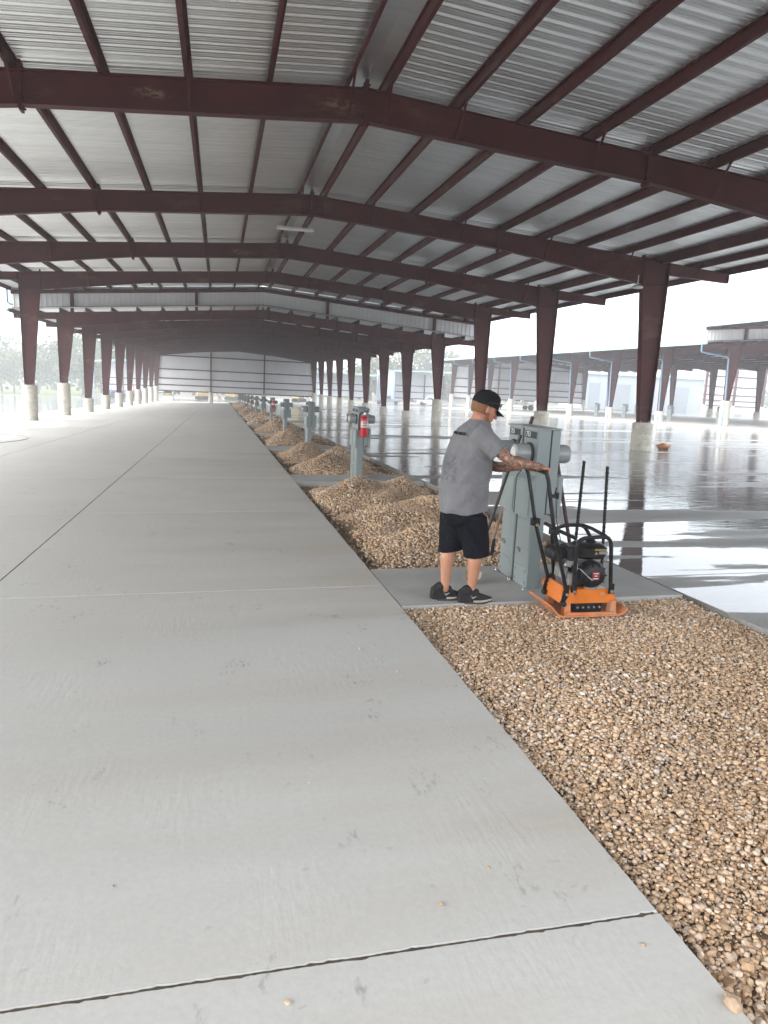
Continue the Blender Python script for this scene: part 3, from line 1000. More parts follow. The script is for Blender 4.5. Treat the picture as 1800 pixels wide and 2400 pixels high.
def canopy(label, dx, dz, i0, far, spouts, step_spout):
    root = thing('steel_canopy', label, 'canopy', (XA + dx, 40.0, gz(XA + dx, 40)), 0, 'long open sided steel canopies')
    R0 = root.location
    def kid(me, name, x, y, z, parent=None, rot=None):
        if parent is None:
            return put(me, name, root, (x - R0[0], y - R0[1], z - R0[2]), rot)
        return put(me, name, parent, (x, y, z), rot)
    xa = XA + dx
    for i in range(i0, 13):
        y = Y1 + S * i
        low = i >= 4
        zap = ZAP + dz - (DROP if low else 0)
        zp = (ZP1 if i <= 4 else ZP2) + dz
        ht = zap + zb(11.62) - zp
        for sgn in (-1, 1):
            xc = xa + sgn * HW
            cm = column_mesh(sgn, ht)
            c = kid(cm, 'column', xc, y, zp)
            put(base_plate_mesh(), 'base_plate', c, (0, 0, 0))
            g = gz(xc, y)
            kid(pier_mesh(zp - g), 'pier', xc, y, g)
            rf = kid(rafter_mesh(sgn), 'rafter', xa, y, zap)
            put(splice_mesh(sgn, 6.2), 'splice_plate', rf)
            if sgn > 0:
                put(splice_mesh(1, 0.0), 'splice_plate', rf)
            if i < 9:
                for q, o in enumerate(PO[:8]):
                    if q % 2 == (0 if sgn < 0 else 1) or q == 0:
                        put(brace_mesh(sgn, o, -1), 'flange_brace', rf)
            st = kid(stub_mesh(sgn), 'overhang_beam', xa, y, zap)
            if i < 9:
                put(brace_mesh(sgn, PO[9], -1) if False else cached(('sb', sgn), lambda: MB().tube([(sgn * (HW + 1.3), -.06, zt(HW + 1.3) - .34), (sgn * (HW + 1.3), -.55, zt(HW + 1.3) + .1)], .018, 6).mesh('flange_brace', 'primer')), 'flange_brace', st)
    ya, ys, ye = Y1 + S * i0 - .5, Y1 + S * 4 - .15, Y1 + S * 12 + .25
    yl = Y1 + S * 4 - .75
    for sgn in (-1, 1):
        for q, o in enumerate(PO + [EAVE - .01]):
            deep = .3 if q == 8 else .2
            for (a, b_, drop) in ((ya, ys, 0), (yl, ye, DROP)):
                kid(purlin_mesh(b_ - a, deep, sgn), 'purlin', xa + sgn * o, a, ZAP + dz - drop + zt(o) - (deep - .2))
        a = ya
        i = 0
        def deck(y0, y1, drop):
            kid(roof_mesh(sgn, y1 - y0), 'roof_panel', xa, y0, ZAP + dz - drop + .204)
        y = Y1 + S * i0
        deck(ya, y, 0)
        for i in range(i0, 4):
            e = min(Y1 + S * (i + 1), ys)
            deck(Y1 + S * i, e, 0)
        deck(yl, Y1 + S * 4, DROP)
        for i in range(4, 12):
            deck(Y1 + S * i, Y1 + S * (i + 1), DROP)
        for (a, b_, drop) in ((ya, ys, 0), (yl, ye, DROP)):
            z0 = ZAP + dz - drop + zt(EAVE)
            gm = cached(('gutter', sgn, round(b_ - a, 2)), lambda: MB().prism([(0, .27), (0, .02), (sgn * .12, .02), (sgn * .14, .20), (sgn * .12, .20), (sgn * .105, .04), (sgn * .015, .04), (sgn * .015, .27)], 0, b_ - a).mesh('gutter', 'teal'))
            kid(gm, 'gutter', xa + sgn * (EAVE + .06), a, z0)
    for (a, b_, drop) in ((ya, ys, 0), (yl, ye, DROP)):
        kid(cached(('ridge', round(b_ - a, 2)), lambda: MB().prism([(-.30, zt(.30) - .012), (0, -.006), (.30, zt(.30) - .012), (.30, zt(.30) - .016), (0, -.012), (-.30, zt(.30) - .016)], 0, b_ - a).mesh('ridge_cap', 'roof')), 'ridge_cap', xa, a, ZAP + dz - drop + .196)
    # step between the roofs: white siding on a channel frame
    yf = ys - .12
    npan = 33
    w = 2 * EAVE / npan
    zl, zu = ZAP - DROP + .24, ZAP + .19
    for j in range(npan):
        x0 = -EAVE + j * w
        x1 = x0 + w
        if x0 < -.02 and x1 > .02:
            t0 = t1 = 0
        kid(siding_mesh(w, zl + zt(x0), zl + zt(x1), zu + zt(x0), zu + zt(x1), ('f', j)), 'siding_panel', xa + x0, yf, dz)
    for sgn in (-1, 1):
        for zz, hh in ((ZAP - .20, .22), (ZAP - DROP + .20, .09)):
            mb = cached(('chan', sgn, hh), lambda: MB().prism([(0, 0), (sgn * EAVE, zt(EAVE)), (sgn * EAVE, zt(EAVE) + hh), (0, hh)], -.05, .05).mesh('fascia_channel', 'primer'))
            kid(mb, 'fascia_channel', xa, yf - .10, zz + dz)
        for o in (4.2, 11.6):
            h = DROP + .1
            kid(cached(('fpost', o), lambda: MB().b2(-.09, .09, -.09, .09, -.2, DROP + zt(0) - .02).mesh('fascia_post', 'primer')), 'fascia_post', xa + sgn * o, yf - .14, ZAP - DROP + zt(o) + dz)
    # end wall
    yw = Y1 + S * 12 + .16
    wb = -1.15 + dz
    n = 27
    w = 2 * (HW + .1) / n
    for j in range(n):
        x0 = -(HW + .1) + j * w
        x1 = x0 + w
        a, b_ = ZAP - DROP + zt(x0) + .15, ZAP - DROP + zt(x1) + .15
        kid(siding_mesh(w, -1.15, -1.15, a, b_, ('w', j)), 'siding_panel', xa + x0, yw, dz)
    for k, z in enumerate((-1.12, -.2, .8, 2.2, 4.25)):
        kid(cached('girt', lambda: MB().b2(-HW, HW, -.09, 0, -.08, .08).mesh('girt', 'primer')), 'girt', xa, yw - .04, z + dz)
    for o in (-4.05, 4.2):
        top = ZAP - DROP + zt(o)
        g = gz(xa + o, yw)
        zp = ZP2 + dz - .6
        kid(cached(('wpost', o), lambda: MB().b2(-.1, .1, -.12, .12, 0, top - (ZP2 - .6)).mesh('wind_post', 'primer')), 'wind_post', xa + o, yw - .32, zp)
        kid(pier_mesh(zp - g), 'pier', xa + o, yw - .32, g)
    # blue downspouts
    if spouts:
        for i in range(3, 12):
            y = Y1 + S * i - .2
            drop = DROP if i >= 4 else 0
            ze = ZAP + dz - drop + zt(EAVE)
            xg, xc = -EAVE - .1, -HW - .42
            zp = (ZP1 if i <= 4 else ZP2) + dz
            d0 = ze - .55
            me = cached(('spout', i), lambda: MB().tube([(xg, 0, ze), (xg, 0, d0 + .1), (xg + .1, 0, d0), (xc - .1, 0, d0 - .28), (xc, 0, d0 - .4), (xc + .18, 0, zp), (xc + .12, 0, gz(xa + xc, y))], .065, 8).mesh('downspout', 'blue', True))
            kid(me, 'downspout', xa, y, 0)
    if step_spout:
        ze = ZAP + dz + zt(EAVE)
        kid(MB().tube([(0, 0, .1), (0, 0, -.70), (.12, 0, -.82), (.3, 0, -.84)], .06, 8).mesh('downspout', 'blue', True), 'downspout', xa - EAVE - .12, ys - .5, ze)
    return root
CB_DX, CB_DZ = 48.0, 0.85
canopy('long dark red steel canopy over the driveway, roof sheets overhead', 0.0, 0.0, -2, True, False, True)
canopy('neighbouring steel canopy across the flooded yard, with blue downspouts', CB_DX, CB_DZ, 2, True, True, False)

# ------------------------------------------------------------------ utility pedestals
def make_pedestal():
    """local frame: origin on the pad at the middle of the base; +y runs away along the strip"""
    t = thing('utility_pedestal', '', 'pedestal')
    for q, (ya, yb_) in enumerate(((-.33, -.02), (.03, .34))):
        ym = (ya + yb_) / 2
        po = MB().cbox(-.065, .060, ya, yb_, 0, 1.465, .006)
        p = po.build('post', 'ped', t)
        MB().cbox(-.078, .066, ya - .006, yb_ + .006, 1.462, 1.478, .004).build('cap', 'ped', p)
        cov = MB().cbox(-.0695, -.062, ya + .012, yb_ - .012, .20, .63, .003)
        cov.cbox(-.0695, -.062, ya + .012, yb_ - .012, .012, .19, .003)
        cov.build('cover_panel', 'ped', p)
        bl = MB()
        for y in (ya + .05, yb_ - .05):
            for z in (.05, .155):
                bl.lathe([(.010, -.078), (.010, -.066)], (0, y, z), 8, 'X')
        bl.build('bolt', 'zinc', p)
        MB().box((-.078, yb_ - .10, .34), (.022, .055, .02)).box((-.085, yb_ - .10, .33), (.008, .05, .045)).build('hasp', 'zinc', p)
        ft = MB()
        for y in (ya - .015, yb_ + .0):
            ft.box((-.085, y if q == 0 else y, .004), (.07, .05, .006))
            ft.tube([(-.095, y, .004), (-.095, y, .03)], .009, 6)
        ft.build('foot_bracket', 'zinc', p)
        # breaker box with sloping hood and undercut
        br = MB().prism([(-.066, .645), (-.098, .66), (-.100, 1.0), (-.066, 1.05)], ya - .012, yb_ + .012)
        bo = br.build('breaker_box', 'ped', t)
        MB().cbox(-.106, -.098, ya + .01, yb_ - .01, .68, .985, .003).build('breaker_door', 'ped', bo)
        # meter on the driveway side
        for sx, xb in ((-1, -.066), (1, .178 if False else .150)):
            mt = MB().lathe([(.100, 0), (.100, sx * .018), (.094, sx * .024)], (xb, ym, 1.24), 26, 'X').build('meter_ring', 'pedgap' if sx < 0 else 'ped', t, smooth=True)
            MB().lathe([(.088, 0), (.086, sx * .11), (.078, sx * .135), (.06, sx * .14), (.001, sx * .142)], (xb + sx * .02, ym, 1.24), 26, 'X').build('meter_dome', 'meter', mt, smooth=True)
            MB().lathe([(.058, 0), (.058, sx * .004), (.001, sx * .005)], (xb + sx * .161, ym, 1.24), 20, 'X').box((xb + sx * .166, ym, 1.26), (.004, .05, .025)).build('meter_face', 'meterface', mt, smooth=True)
        # twin on the yard side
        tw = MB().cbox(.064, .152, ya, yb_, .70, 1.462, .008).build('yard_side_box', 'ped', t)
        MB().cbox(.150, .215, ya - .004, yb_ + .004, .665, 1.06, .018).build('breaker_box', 'ped', t)
        MB().cbox(.060, .157, ya - .006, yb_ + .006, 1.462, 1.478, .004).build('cap', 'ped', tw)
        pl = MB().cbox(-.0695, -.066, ya + .03, yb_ - .03, 1.375, 1.445, .002).build('number_plate', 'plate', t)
        MB().b2(-.0712, -.069, ya + .036, yb_ - .036, 1.381, 1.439).build('plate_face', 'pedgap', pl)
    MB().b2(-.055, .052, -.02, .03, .02, 1.45).build('gap_strip', 'pedgap', t)
    MB().b2(.0595, .0645, -.334, -.32, .70, 1.46).build('seam', 'pedgap', t)
    return t
ped0 = make_pedestal()
PX = 2.825
ped_words = ['grey twin utility pedestal numbered 751 and 753 beside the worker', 'grey utility pedestal with the closest red extinguisher, next past the worker',
             'bare grey pedestal just behind the closest extinguisher pedestal', 'fourth grey pedestal along the gravel strip, half buried in gravel',
             'grey pedestal carrying the middle red extinguisher', 'sixth grey pedestal along the strip, past the middle extinguisher', 'seventh grey pedestal along the gravel strip',
             'small grey pedestal carrying the farthest red extinguisher', 'ninth grey pedestal along the gravel strip', 'tenth grey pedestal along the gravel strip',
             'eleventh grey pedestal along the gravel strip', 'twelfth grey pedestal along the gravel strip', 'last and farthest grey pedestal along the gravel strip']
PEDS = []
for k in range(13):
    o = ped0 if k == 0 else copy_tree(ped0)
    y = 6.215 + S * k
    o.location = (PX, y, gz(PX, y) - .004)
    tag(o, ped_words[k], 'pedestal', 'grey pedestals along the gravel strip')
    PEDS.append(o)
b_words = ['leftmost', 'second from the left', 'third from the left', 'rightmost']
for k, (x, y) in enumerate(((42.0, 75.0), (42.2, 69.5), (42.2, 61.5), (42.3, 54.5))):
    o = copy_tree(ped0)
    o.location = (x, y, gz(x, y) + .07)
    tag(o, 'dark pedestal under the neighbouring canopy, ' + b_words[k] + ' of four', 'pedestal', 'pedestals under the neighbouring canopy')
for q, txt in ((-.175, '753'), (.185, '751')):
    tm = text_mesh(txt, .064, 'white')
    put(tm, 'number', ped0, (-.0716, q + .05, 1.410), (PI / 2, 0, -PI / 2))
    put(text_mesh('ADJA', .024, 'plate'), 'small_print', ped0, (-.0716, q - .065, 1.405), (PI / 2, 0, -PI / 2)) if False else None

# ------------------------------------------------------------------ fire extinguishers
def make_ext():
    t = thing('fire_extinguisher', '', 'extinguisher')
    MB().lathe([(.02, 0), (.074, .004), (.08, .02), (.08, .34), (.072, .375), (.05, .405), (.026, .42), (.024, .44)], n=24).build('cylinder', 'red', t, smooth=True)
    lb = MB()
    n = 9
    for (za, zb_) in ((.19, .31),):
        vs = []
        for z in (za, zb_):
            for k in range(n):
                a = -PI / 2 + (k / (n - 1) - .5) * 2.1
                vs.append((.0812 * math.cos(a), .0812 * math.sin(a), z))
        lb.add(vs, [(k, k + 1, n + k + 1, n + k) for k in range(n - 1)])
    lab = lb.build('label', 'white', t)
    lr = MB()
    for (za, zb_, w) in ((.285, .30, 1.5), (.255, .275, 1.2), (.215, .235, 1.6)):
        vs = []
        for z in (za, zb_):
            for k in range(n):
                a = -PI / 2 + (k / (n - 1) - .5) * w
                vs.append((.0822 * math.cos(a), .0822 * math.sin(a), z))
        lr.add(vs, [(k, k + 1, n + k + 1, n + k) for k in range(n - 1)])
    lr.build('print', 'redlabel', lab)
    MB().tube([(0, 0, .43), (0, 0, .475)], .022, 10).box((0, -.01, .475), (.05, .05, .03)).build('valve', 'zinc', t)
    MB().tube([(.0, .02, .485), (.05, -.05, .50), (.085, -.09, .53)], .008, 6).tube([(.0, .02, .49), (.045, -.04, .53), (.085, -.08, .565)], .008, 6).build('lever', 'blackp', t)
    MB().tube([(-.02, -.01, .475), (-.07, -.03, .49), (-.105, -.035, .44), (-.112, -.03, .33), (-.108, -.02, .20), (-.095, -.02, .13)], .013, 8).build('hose', 'blackp', t, smooth=True)
    MB().b2(-.03, .03, .078, .092, .02, .46).build('bracket', 'zinc', t)
    return t
ext0 = make_ext()
for k, (pi, w) in enumerate(((1, 'closest red fire extinguisher, hung on the first pedestal past the worker'), (4, 'middle red fire extinguisher hung on a pedestal down the strip'), (7, 'farthest small red fire extinguisher hung on a distant pedestal'))):
    o = ext0 if k == 0 else copy_tree(ext0)
    P = PEDS[pi].location
    o.location = (P[0] + .045, P[1] - .33 - .094, P[2] + .90)
    tag(o, w, 'extinguisher', 'red fire extinguishers on pedestals')

# ------------------------------------------------------------------ long handled tools and rods
def stick(a, b_, r, mat, name, parent, n=8):
    return MB().tube([a, b_], r, n).build(name, mat, parent, smooth=True)
zg_ = gz(2.4, 6.5) - .004
t = thing('shovel', 'dark handled shovel leaning on the pedestal behind the worker', 'shovel', (2.36, 6.30, zg_))
a = Vector((0.05, .02, .10)); b_ = Vector((2.69 - 2.36, 6.12 - 6.30, 1.30 - zg_))
stick(a, b_, .0175, 'darkwood', 'handle', t)
bl = []
for s_k, w_k, dip in ((0, .03, .0), (.05, .08, .012), (.14, .085, .02), (.20, .065, .018), (.25, .02, .01)):
    bl.append((s_k, w_k, dip))
mb = MB()
d_ = Vector((-.15, -.28, -.02)).normalized()
sd_ = Vector((.88, -.47, 0)).normalized()
for side in (0, .004):
    pass
rings = []
for s_k, w_k, dip in bl:
    c0 = Vector((.045, .0, .085)) + d_ * s_k + Vector((0, 0, -.2 * s_k))
    rings.append([tuple(c0 - sd_ * w_k + Vector((0, 0, .012))), tuple(c0 - Vector((0, 0, dip))), tuple(c0 + sd_ * w_k + Vector((0, 0, .012))), tuple(c0 + sd_ * w_k + Vector((0, 0, .016))), tuple(c0 - Vector((0, 0, dip - .004))), tuple(c0 - sd_ * w_k + Vector((0, 0, .016)))])
mb.loft(rings).build('blade', 'blade', t)
stick(Vector((.03, -.01, .075)), a + (b_ - a) * .12, .021, 'blade', 'socket', t)
t = thing('rake', 'wooden handled bow rake leaning behind the pedestal', 'rake', (2.86, 7.02, gz(2.86, 7.02)))
top = Vector((3.03 - 2.86, 6.64 - 7.02, 1.56))
stick((0, 0, .20), top * .93, .016, 'wood', 'handle', t)
stick(top * .90, top, .019, 'redwood', 'grip', t)
MB().tube([(-.005, .005, .02), (.005, 0, .1), (.012, -.015, .24)], [.012, .02, .02], 8).build('ferrule', 'blackp', t, smooth=True)
MB().tube([(0, 0, .03), (-.05, .02, .0), (-.12, .03, .0), (-.20, .02, .03)], .006, 6).tube([(0, 0, .03), (.05, -.01, .0), (.12, -.01, .0), (.20, .0, .03)], .006, 6).build('bow', 'steel', t)
mb = MB()
mb.box((0, .03, .035), (.42, .02, .022))
for k in range(12):
    x = -.2 + k * .4 / 11
    mb.tube([(x, .03, .03), (x, .045, -.03)], .005, 5)
mb.build('tine_bar', 'steel', t)
t = thing('tamper', 'dark red handled tool leaning on the yard side of the pedestal', 'hand tool', (3.30, 5.98, gz(3.3, 5.98)))
stick((0, 0, .05), (3.03 - 3.30, .07, 1.20), .018, 'redwood', 'handle', t)
MB().box((0, 0, .012), (.16, .16, .022)).tube([(0, 0, .02), (-.01, 0, .10)], .022, 8).build('foot_plate', 'steel', t)
for (x, y, tx, ty, h, w) in ((3.285, 6.02, .03, .03, 1.17, 'left of the two black ribbed rods standing in the concrete pad'), (3.593, 6.01, -.045, .02, 1.12, 'right of the two black ribbed rods standing in the concrete pad')):
    pts, rs = [], []
    n = 60
    for k in range(n + 1):
        s_k = k / n
        pts.append((tx * s_k, ty * s_k, h * s_k)); rs.append(.0165 if k % 2 else .0135)
    o = MB().tube(pts, rs, 8).build('ribbed_rod', 'rebar', None, (x, y, gz(x, y) - .006))
    tag(o, w, 'rod', 'ribbed rods in the pad')

# ------------------------------------------------------------------ plate compactor
def arc_tube(mb, pts, r, rad=.06, n=10, seg=6):
    """tube through pts with rounded corners"""
    pts = [Vector(p) for p in pts]
    out = [pts[0]]
    for i in range(1, len(pts) - 1):
        p, a_, c_k = pts[i], pts[i - 1], pts[i + 1]
        d1, d2 = (a_ - p), (c_k - p)
        q = min(rad, d1.length * .45, d2.length * .45)
        s0, s1 = p + d1.normalized() * q, p + d2.normalized() * q
        for k in range(seg + 1):
            u = k / seg
            out.append((1 - u) ** 2 * s0 + 2 * u * (1 - u) * p + u * u * s1)
    out.append(pts[-1])
    return mb.tube(out, r, n)
CX, CY = 2.97, 5.27
CZ = gz(CX, CY) - .022
t = thing('plate_compactor', 'orange plate compactor with black engine on the gravel edge', 'compactor', (CX, CY, CZ))
# base plate with turned-up lips
pr = [(-.372, .095), (-.29, .012), (-.25, 0), (.24, 0), (.29, .012), (.338, .055), (.33, .068), (.285, .026), (.24, .014), (-.25, .014), (-.285, .026), (-.360, .105)]
bp = MB().prism(pr, -.205, .205).build('base_plate', 'plateor', t)
for y in (-.19, .19):
    MB().prism([(-.24, .012), (.25, .012), (.22, .035), (-.21, .035)], y - .006, y + .006).build('side_rib', 'plateor', bp)
for x in (-.20, .21):
    for y in (-.15, .15):
        MB().prism([(x - .03, .012), (x + .03, .012), (x + .02, .125), (x - .02, .125)], y - .03, y + .03).build('mount', 'plateor', bp)
ex = MB().cbox(-.12, .14, -.13, .13, .014, .10, .01).build('exciter', 'blackp', t)
bolt_me = MB().lathe([(.009, -.142), (.009, -.128)], (0, 0, .06), 8, 'Y').mesh('bolt', 'steel')
for k in range(5):
    put(bolt_me, 'bolt', ex, (-.09 + k * .05, 0, 0))
# orange cover: trapezoid side, folded sheet
cv = MB()
sec0 = [(-.235, .10), (.275, .10), (.175, .218), (-.185, .218)]
cv.loft([[(x, -.15, z) for x, z in sec0], [(x, .15, z) for x, z in sec0]])
cover = cv.build('cover', 'orange', t)
MB().b2(.03, .155, -.13, .02, .2185, .2205).build('label_sheet', 'white', cover)
MB().b2(.05, .075, -.10, -.02, .2208, .2215).build('print', 'ink', cover)
put(text_mesh('CE', .034, 'paletick'), 'ce_mark', cover, (.115, -.1512, .178), (PI / 2, 0, 0))
for y, nm in ((-.17, 'near'), (.17, 'far')):
    br = MB()
    n = 14
    poly = []
    for k in range(n):
        a_ = 2 * PI * k / n
        rr = .040 if k % 2 else .047
        poly.append((-.225 + rr * math.cos(a_), .19 + rr * math.sin(a_)))
    br.prism(poly, y - .012, y + .012)
    br.prism([(-.235, .10), (-.15, .12), (-.16, .2), (-.24, .2)], y - .011, y + .011)
    b0 = br.build('pivot_bracket', 'orange', t)
    MB().lathe([(.012, -.03), (.012, .03)], (-.225, y, .19), 10, 'Y').build('pivot_pin', 'zinc', b0)
    MB().lathe([(.001, -.03), (.022, -.028), (.026, -.01), (.024, .012), (.012, .03)], (-.255, y - .02, .115), 12, 'Y').build('rubber_buffer', 'blackp', b0, smooth=True)
# slanted rear plate between the brackets
MB().prism([(-.245, .095), (-.228, .095), (-.205, .235), (-.222, .235)], -.155, .155).build('rear_plate', 'orange', t)
# the handle
def hp(x, y, z):
    return (x - CX, y - CY, z - CZ)
hd = MB()
hd.tube([hp(2.742, 5.105, .10), hp(2.735, 5.105, .17), hp(2.592, 5.11, .64), hp(2.515, 5.12, 1.02), hp(2.50, 5.135, 1.075)], .0165, 10)
hd.tube([hp(2.742, 5.435, .10), hp(2.735, 5.435, .17), hp(2.60, 5.47, .62), hp(2.525, 5.52, 1.02), hp(2.505, 5.535, 1.07)], .0165, 10)
hd.tube([hp(2.502, 5.135, 1.072), hp(2.497, 5.2, 1.078), hp(2.499, 5.47, 1.074), hp(2.506, 5.535, 1.068)], .0165, 10)
handle = hd.build('handle', 'black', t, smooth=True)
for y in (-.17, .17):
    MB().prism([(-.245, .11), (-.27, .14), (-.245, .26), (-.21, .27), (-.205, .18)], y - .019, y - .013).build('handle_foot', 'black', handle)
for (x, y, z) in ((2.60, 5.47, .62), (2.597, 5.11, .62)):
    MB().lathe([(.03, -.035), (.036, -.02), (.036, .01), (.018, .03)], hp(x, y, z), 10, 'Y').box(hp(x, y, z), (.07, .045, .06)).build('fold_knob', 'blackp', handle, smooth=True)
MB().lathe([(.012, -.05), (.012, -.03)], hp(2.60, 5.47, .60), 10, 'Y').build('lock_pin', 'yellow', handle)
MB().box(hp(2.555, 5.10, .90), (.06, .05, .025)).tube([hp(2.56, 5.09, .90), hp(2.57, 5.08, .97)], .007, 6).box(hp(2.585, 5.09, .905), (.02, .03, .05)).build('throttle_lever', 'blackp', handle)
MB().tube([hp(2.585, 5.085, .88), hp(2.59, 5.08, .72), hp(2.64, 5.07, .55), hp(2.75, 5.06, .40), hp(2.86, 5.09, .34), hp(2.93, 5.10, .36)], .004, 6).build('throttle_cable', 'blackp', handle)
# engine
en = MB().cbox(-.14, .10, -.10, .12, .225, .40, .02).build('crankcase', 'blackp', t)
MB().cbox(-.17, -.09, -.09, .06, .23, .34, .012).build('gear_case', 'steel', en)
rec = MB().lathe([(.001, -.165), (.075, -.163), (.10, -.145), (.112, -.12), (.112, -.06), (.09, -.04)], (.03, 0, .335), 28, 'Y').build('recoil_housing', 'blackp', t, smooth=True)
fins = MB()
for k in range(10):
    a_ = 2 * PI * k / 10
    fins.box((.03 + .088 * math.cos(a_), -.158, .335 + .088 * math.sin(a_)), (.03, .012, .008), mat=Matrix.Rotation(-a_, 3, 'Y'))
fins.build('vent_rib', 'black', rec)
MB().b2(-.005, .065, -.1695, -.1665, .30, .37).build('badge', 'redlabel', rec)
mbl = MB()
for z, w in ((.355, .045), (.335, .03), (.312, .045)):
    mbl.b2(.03 - w / 2, .03 + w / 2, -.171, -.1695, z - .003, z + .003)
mbl.build('badge_print', 'white', rec)
MB().tube([(-.04, -.12, .225), (.03, -.16, .222), (.07, -.165, .25)], .008, 6).build('starter_guard', 'steel', rec)
tk = MB()
tk.cbox(-.115, .135, -.155, .09, .465, .585, .035)
tank = tk.build('fuel_tank', 'black', t, smooth=True)
MB().b2(.005, .115, -.1575, -.1545, .545, .556).build('warning_stripe', 'yellow', tank)
MB().prism([(.008, .512), (.034, .512), (.021, .536)], -.1575, -.1545).build('warning_sign', 'yellow', tank)
MB().b2(.045, .115, -.157, -.1545, .513, .538).build('warning_print', 'plate', tank)
MB().lathe([(.04, .585), (.042, .60), (.03, .612), (.001, .614)], (.03, -.03, 0), 18).build('fuel_cap', 'blackp', tank, smooth=True)
MB().cbox(-.19, -.10, -.10, .09, .44, .56, .02).build('air_cleaner', 'blackp', t)
MB().lathe([(.05, -.10), (.062, -.085), (.062, .055), (.05, .07)], (-.245, .06, .48), 18, 'Y').box((-.17, .03, .50), (.14, .10, .07)).build('muffler', 'blackp', t, smooth=True)
mfl = MB().cbox(-.235, -.155, -.06, .06, .285, .385, .018).build('exhaust_shield', 'steel', t)
MB().box((-.155, -.05, .43), (.05, .03, .09), mat=Matrix.Rotation(.3, 3, 'Y')).box((-.12, -.09, .40), (.02, .05, .06)).build('carburettor', 'zinc', t)
MB().tube([(.14, -.07, .50), (.175, -.07, .502)], .008, 6).build('fuel_tap', 'zinc', tank)
MB().tube([(-.13, -.11, .40), (-.10, -.15, .385), (-.04, -.165, .33), (.0, -.17, .30), (.01, -.16, .315)], .0035, 5).build('stop_wire', 'zinc', t)
mb = MB()
mb.prism([(-.10, .215), (-.03, .215), (-.05, .31), (-.085, .31)], .04, .14)
mb.box((-.065, .09, .30), (.07, .12, .012))
mb.build('belt_guard', 'orange', t)
# roll cage of bent tube
cg = MB()
arc_tube(cg, [hp(2.814, 5.108, .12), hp(2.806, 5.108, .555), hp(3.105, 5.108, .575), hp(3.150, 5.108, .12)], .0165, .085)
arc_tube(cg, [hp(2.80, 5.435, .12), hp(2.74, 5.43, .56), hp(2.86, 5.43, .60), hp(3.03, 5.43, .60), hp(3.12, 5.435, .48), hp(3.14, 5.435, .12)], .0165, .05)
arc_tube(cg, [hp(2.80, 5.12, .555), hp(2.66, 5.14, .61), hp(2.64, 5.40, .63), hp(2.75, 5.425, .575)], .015, .06)
arc_tube(cg, [hp(3.06, 5.115, .573), hp(3.03, 5.30, .60), hp(3.02, 5.425, .60)], .015, .04)
cage = cg.build('roll_cage', 'black', t, smooth=True)
for (x, y) in ((2.814, 5.092), (3.150, 5.092), (2.80, 5.45), (3.14, 5.45)):
    MB().box(hp(x, y + .008, .135), (.046, .012, .085)).build('cage_foot', 'black', cage)
    MB().lathe([(.014, -.012), (.014, -.004), (.008, .0)], hp(x, y + .002, .115), 8, 'Y').build('cage_bolt', 'zinc', cage)

# ------------------------------------------------------------------ the worker
MX, MY = 2.02, 5.60
MZ = gz(MX, MY) - .004
def blob(name, parts, voxel, smooth, mat, parent, wob=None):
    """closed shapes fused into one skin"""
    mb = MB()
    for pt in parts:
        kind = pt[0]
        if kind == 'cap':                              # tapered capsule
            _, a_, ra, b_k, rb = pt
            a_, b_k = Vector(a_), Vector(b_k)
            t_ = (b_k - a_)
            L = t_.length
            t_.normalize()
            pts, rs = [], []
            for q in (-.995, -.8, -.5, 0):
                pts.append(a_ + t_ * ra * q); rs.append(ra * math.sqrt(1 - q * q))
            for q in (0.001, .5, .8, .995):
                pts.append(b_k + t_ * rb * q); rs.append(rb * math.sqrt(max(1 - q * q, 0)))
            mb.tube(pts, rs, 14)
        elif kind == 'chain':                          # list of (point, radius)
            for (a_, ra), (b_k, rb) in zip(pt[1][:-1], pt[1][1:]):
                sub = MB()
                a_, b_k = Vector(a_), Vector(b_k)
                t_ = (b_k - a_).normalized()
                pts, rs = [], []
                for q in (-.995, -.8, -.5, 0):
                    pts.append(a_ + t_ * ra * q); rs.append(ra * math.sqrt(1 - q * q))
                for q in (0.001, .5, .8, .995):
                    pts.append(b_k + t_ * rb * q); rs.append(rb * math.sqrt(max(1 - q * q, 0)))
                mb.tube(pts, rs, 14)
        elif kind == 'ell':                            # ellipsoid with a rotation matrix
            _, c_k, rad, rot = pt
            rings = []
            for i in range(1, 12):
                th = PI * i / 12
                ring = []
                for k in range(18):
                    ph = 2 * PI * k / 18
                    q = Vector((rad[0] * math.sin(th) * math.cos(ph), rad[1] * math.sin(th) * math.sin(ph), -rad[2] * math.cos(th)))
                    ring.append(tuple(rot @ q + Vector(c_k)))
                rings.append(ring)
            mb.loft(rings)
        elif kind == 'loft':
            mb.loft(pt[1])
    me = mb.mesh(name, mat)
    o = put(me, name)
    md = o.modifiers.new('fuse', 'REMESH')
    md.mode = 'VOXEL'
    md.voxel_size = voxel
    sm = o.modifiers.new('soft', 'SMOOTH')
    sm.factor = 0.5
    sm.iterations = smooth
    bpy.context.view_layer.update()
    dg = bpy.context.evaluated_depsgraph_get()
    me2 = bpy.data.meshes.new_from_object(o.evaluated_get(dg))
    bpy.data.objects.remove(o)
    bpy.data.meshes.remove(me)
    me2.name = name
    me2.materials.clear()
    me2.materials.append(M[mat])
    if wob is not None:
        n = len(me2.vertices)
        co = np.empty(n * 3, np.float32)
        nr = np.empty(n * 3, np.float32)
        me2.vertices.foreach_get('co', co)
        me2.vertices.foreach_get('normal', nr)
        co, nr = co.reshape(-1, 3), nr.reshape(-1, 3)
        co = co + nr * wob(co)[:, None]
        me2.vertices.foreach_set('co', co.reshape(-1))
    me2.polygons.foreach_set('use_smooth', [True] * len(me2.polygons))
    me2.update()
    return put(me2, name, parent)
I3 = Matrix.Identity(3)
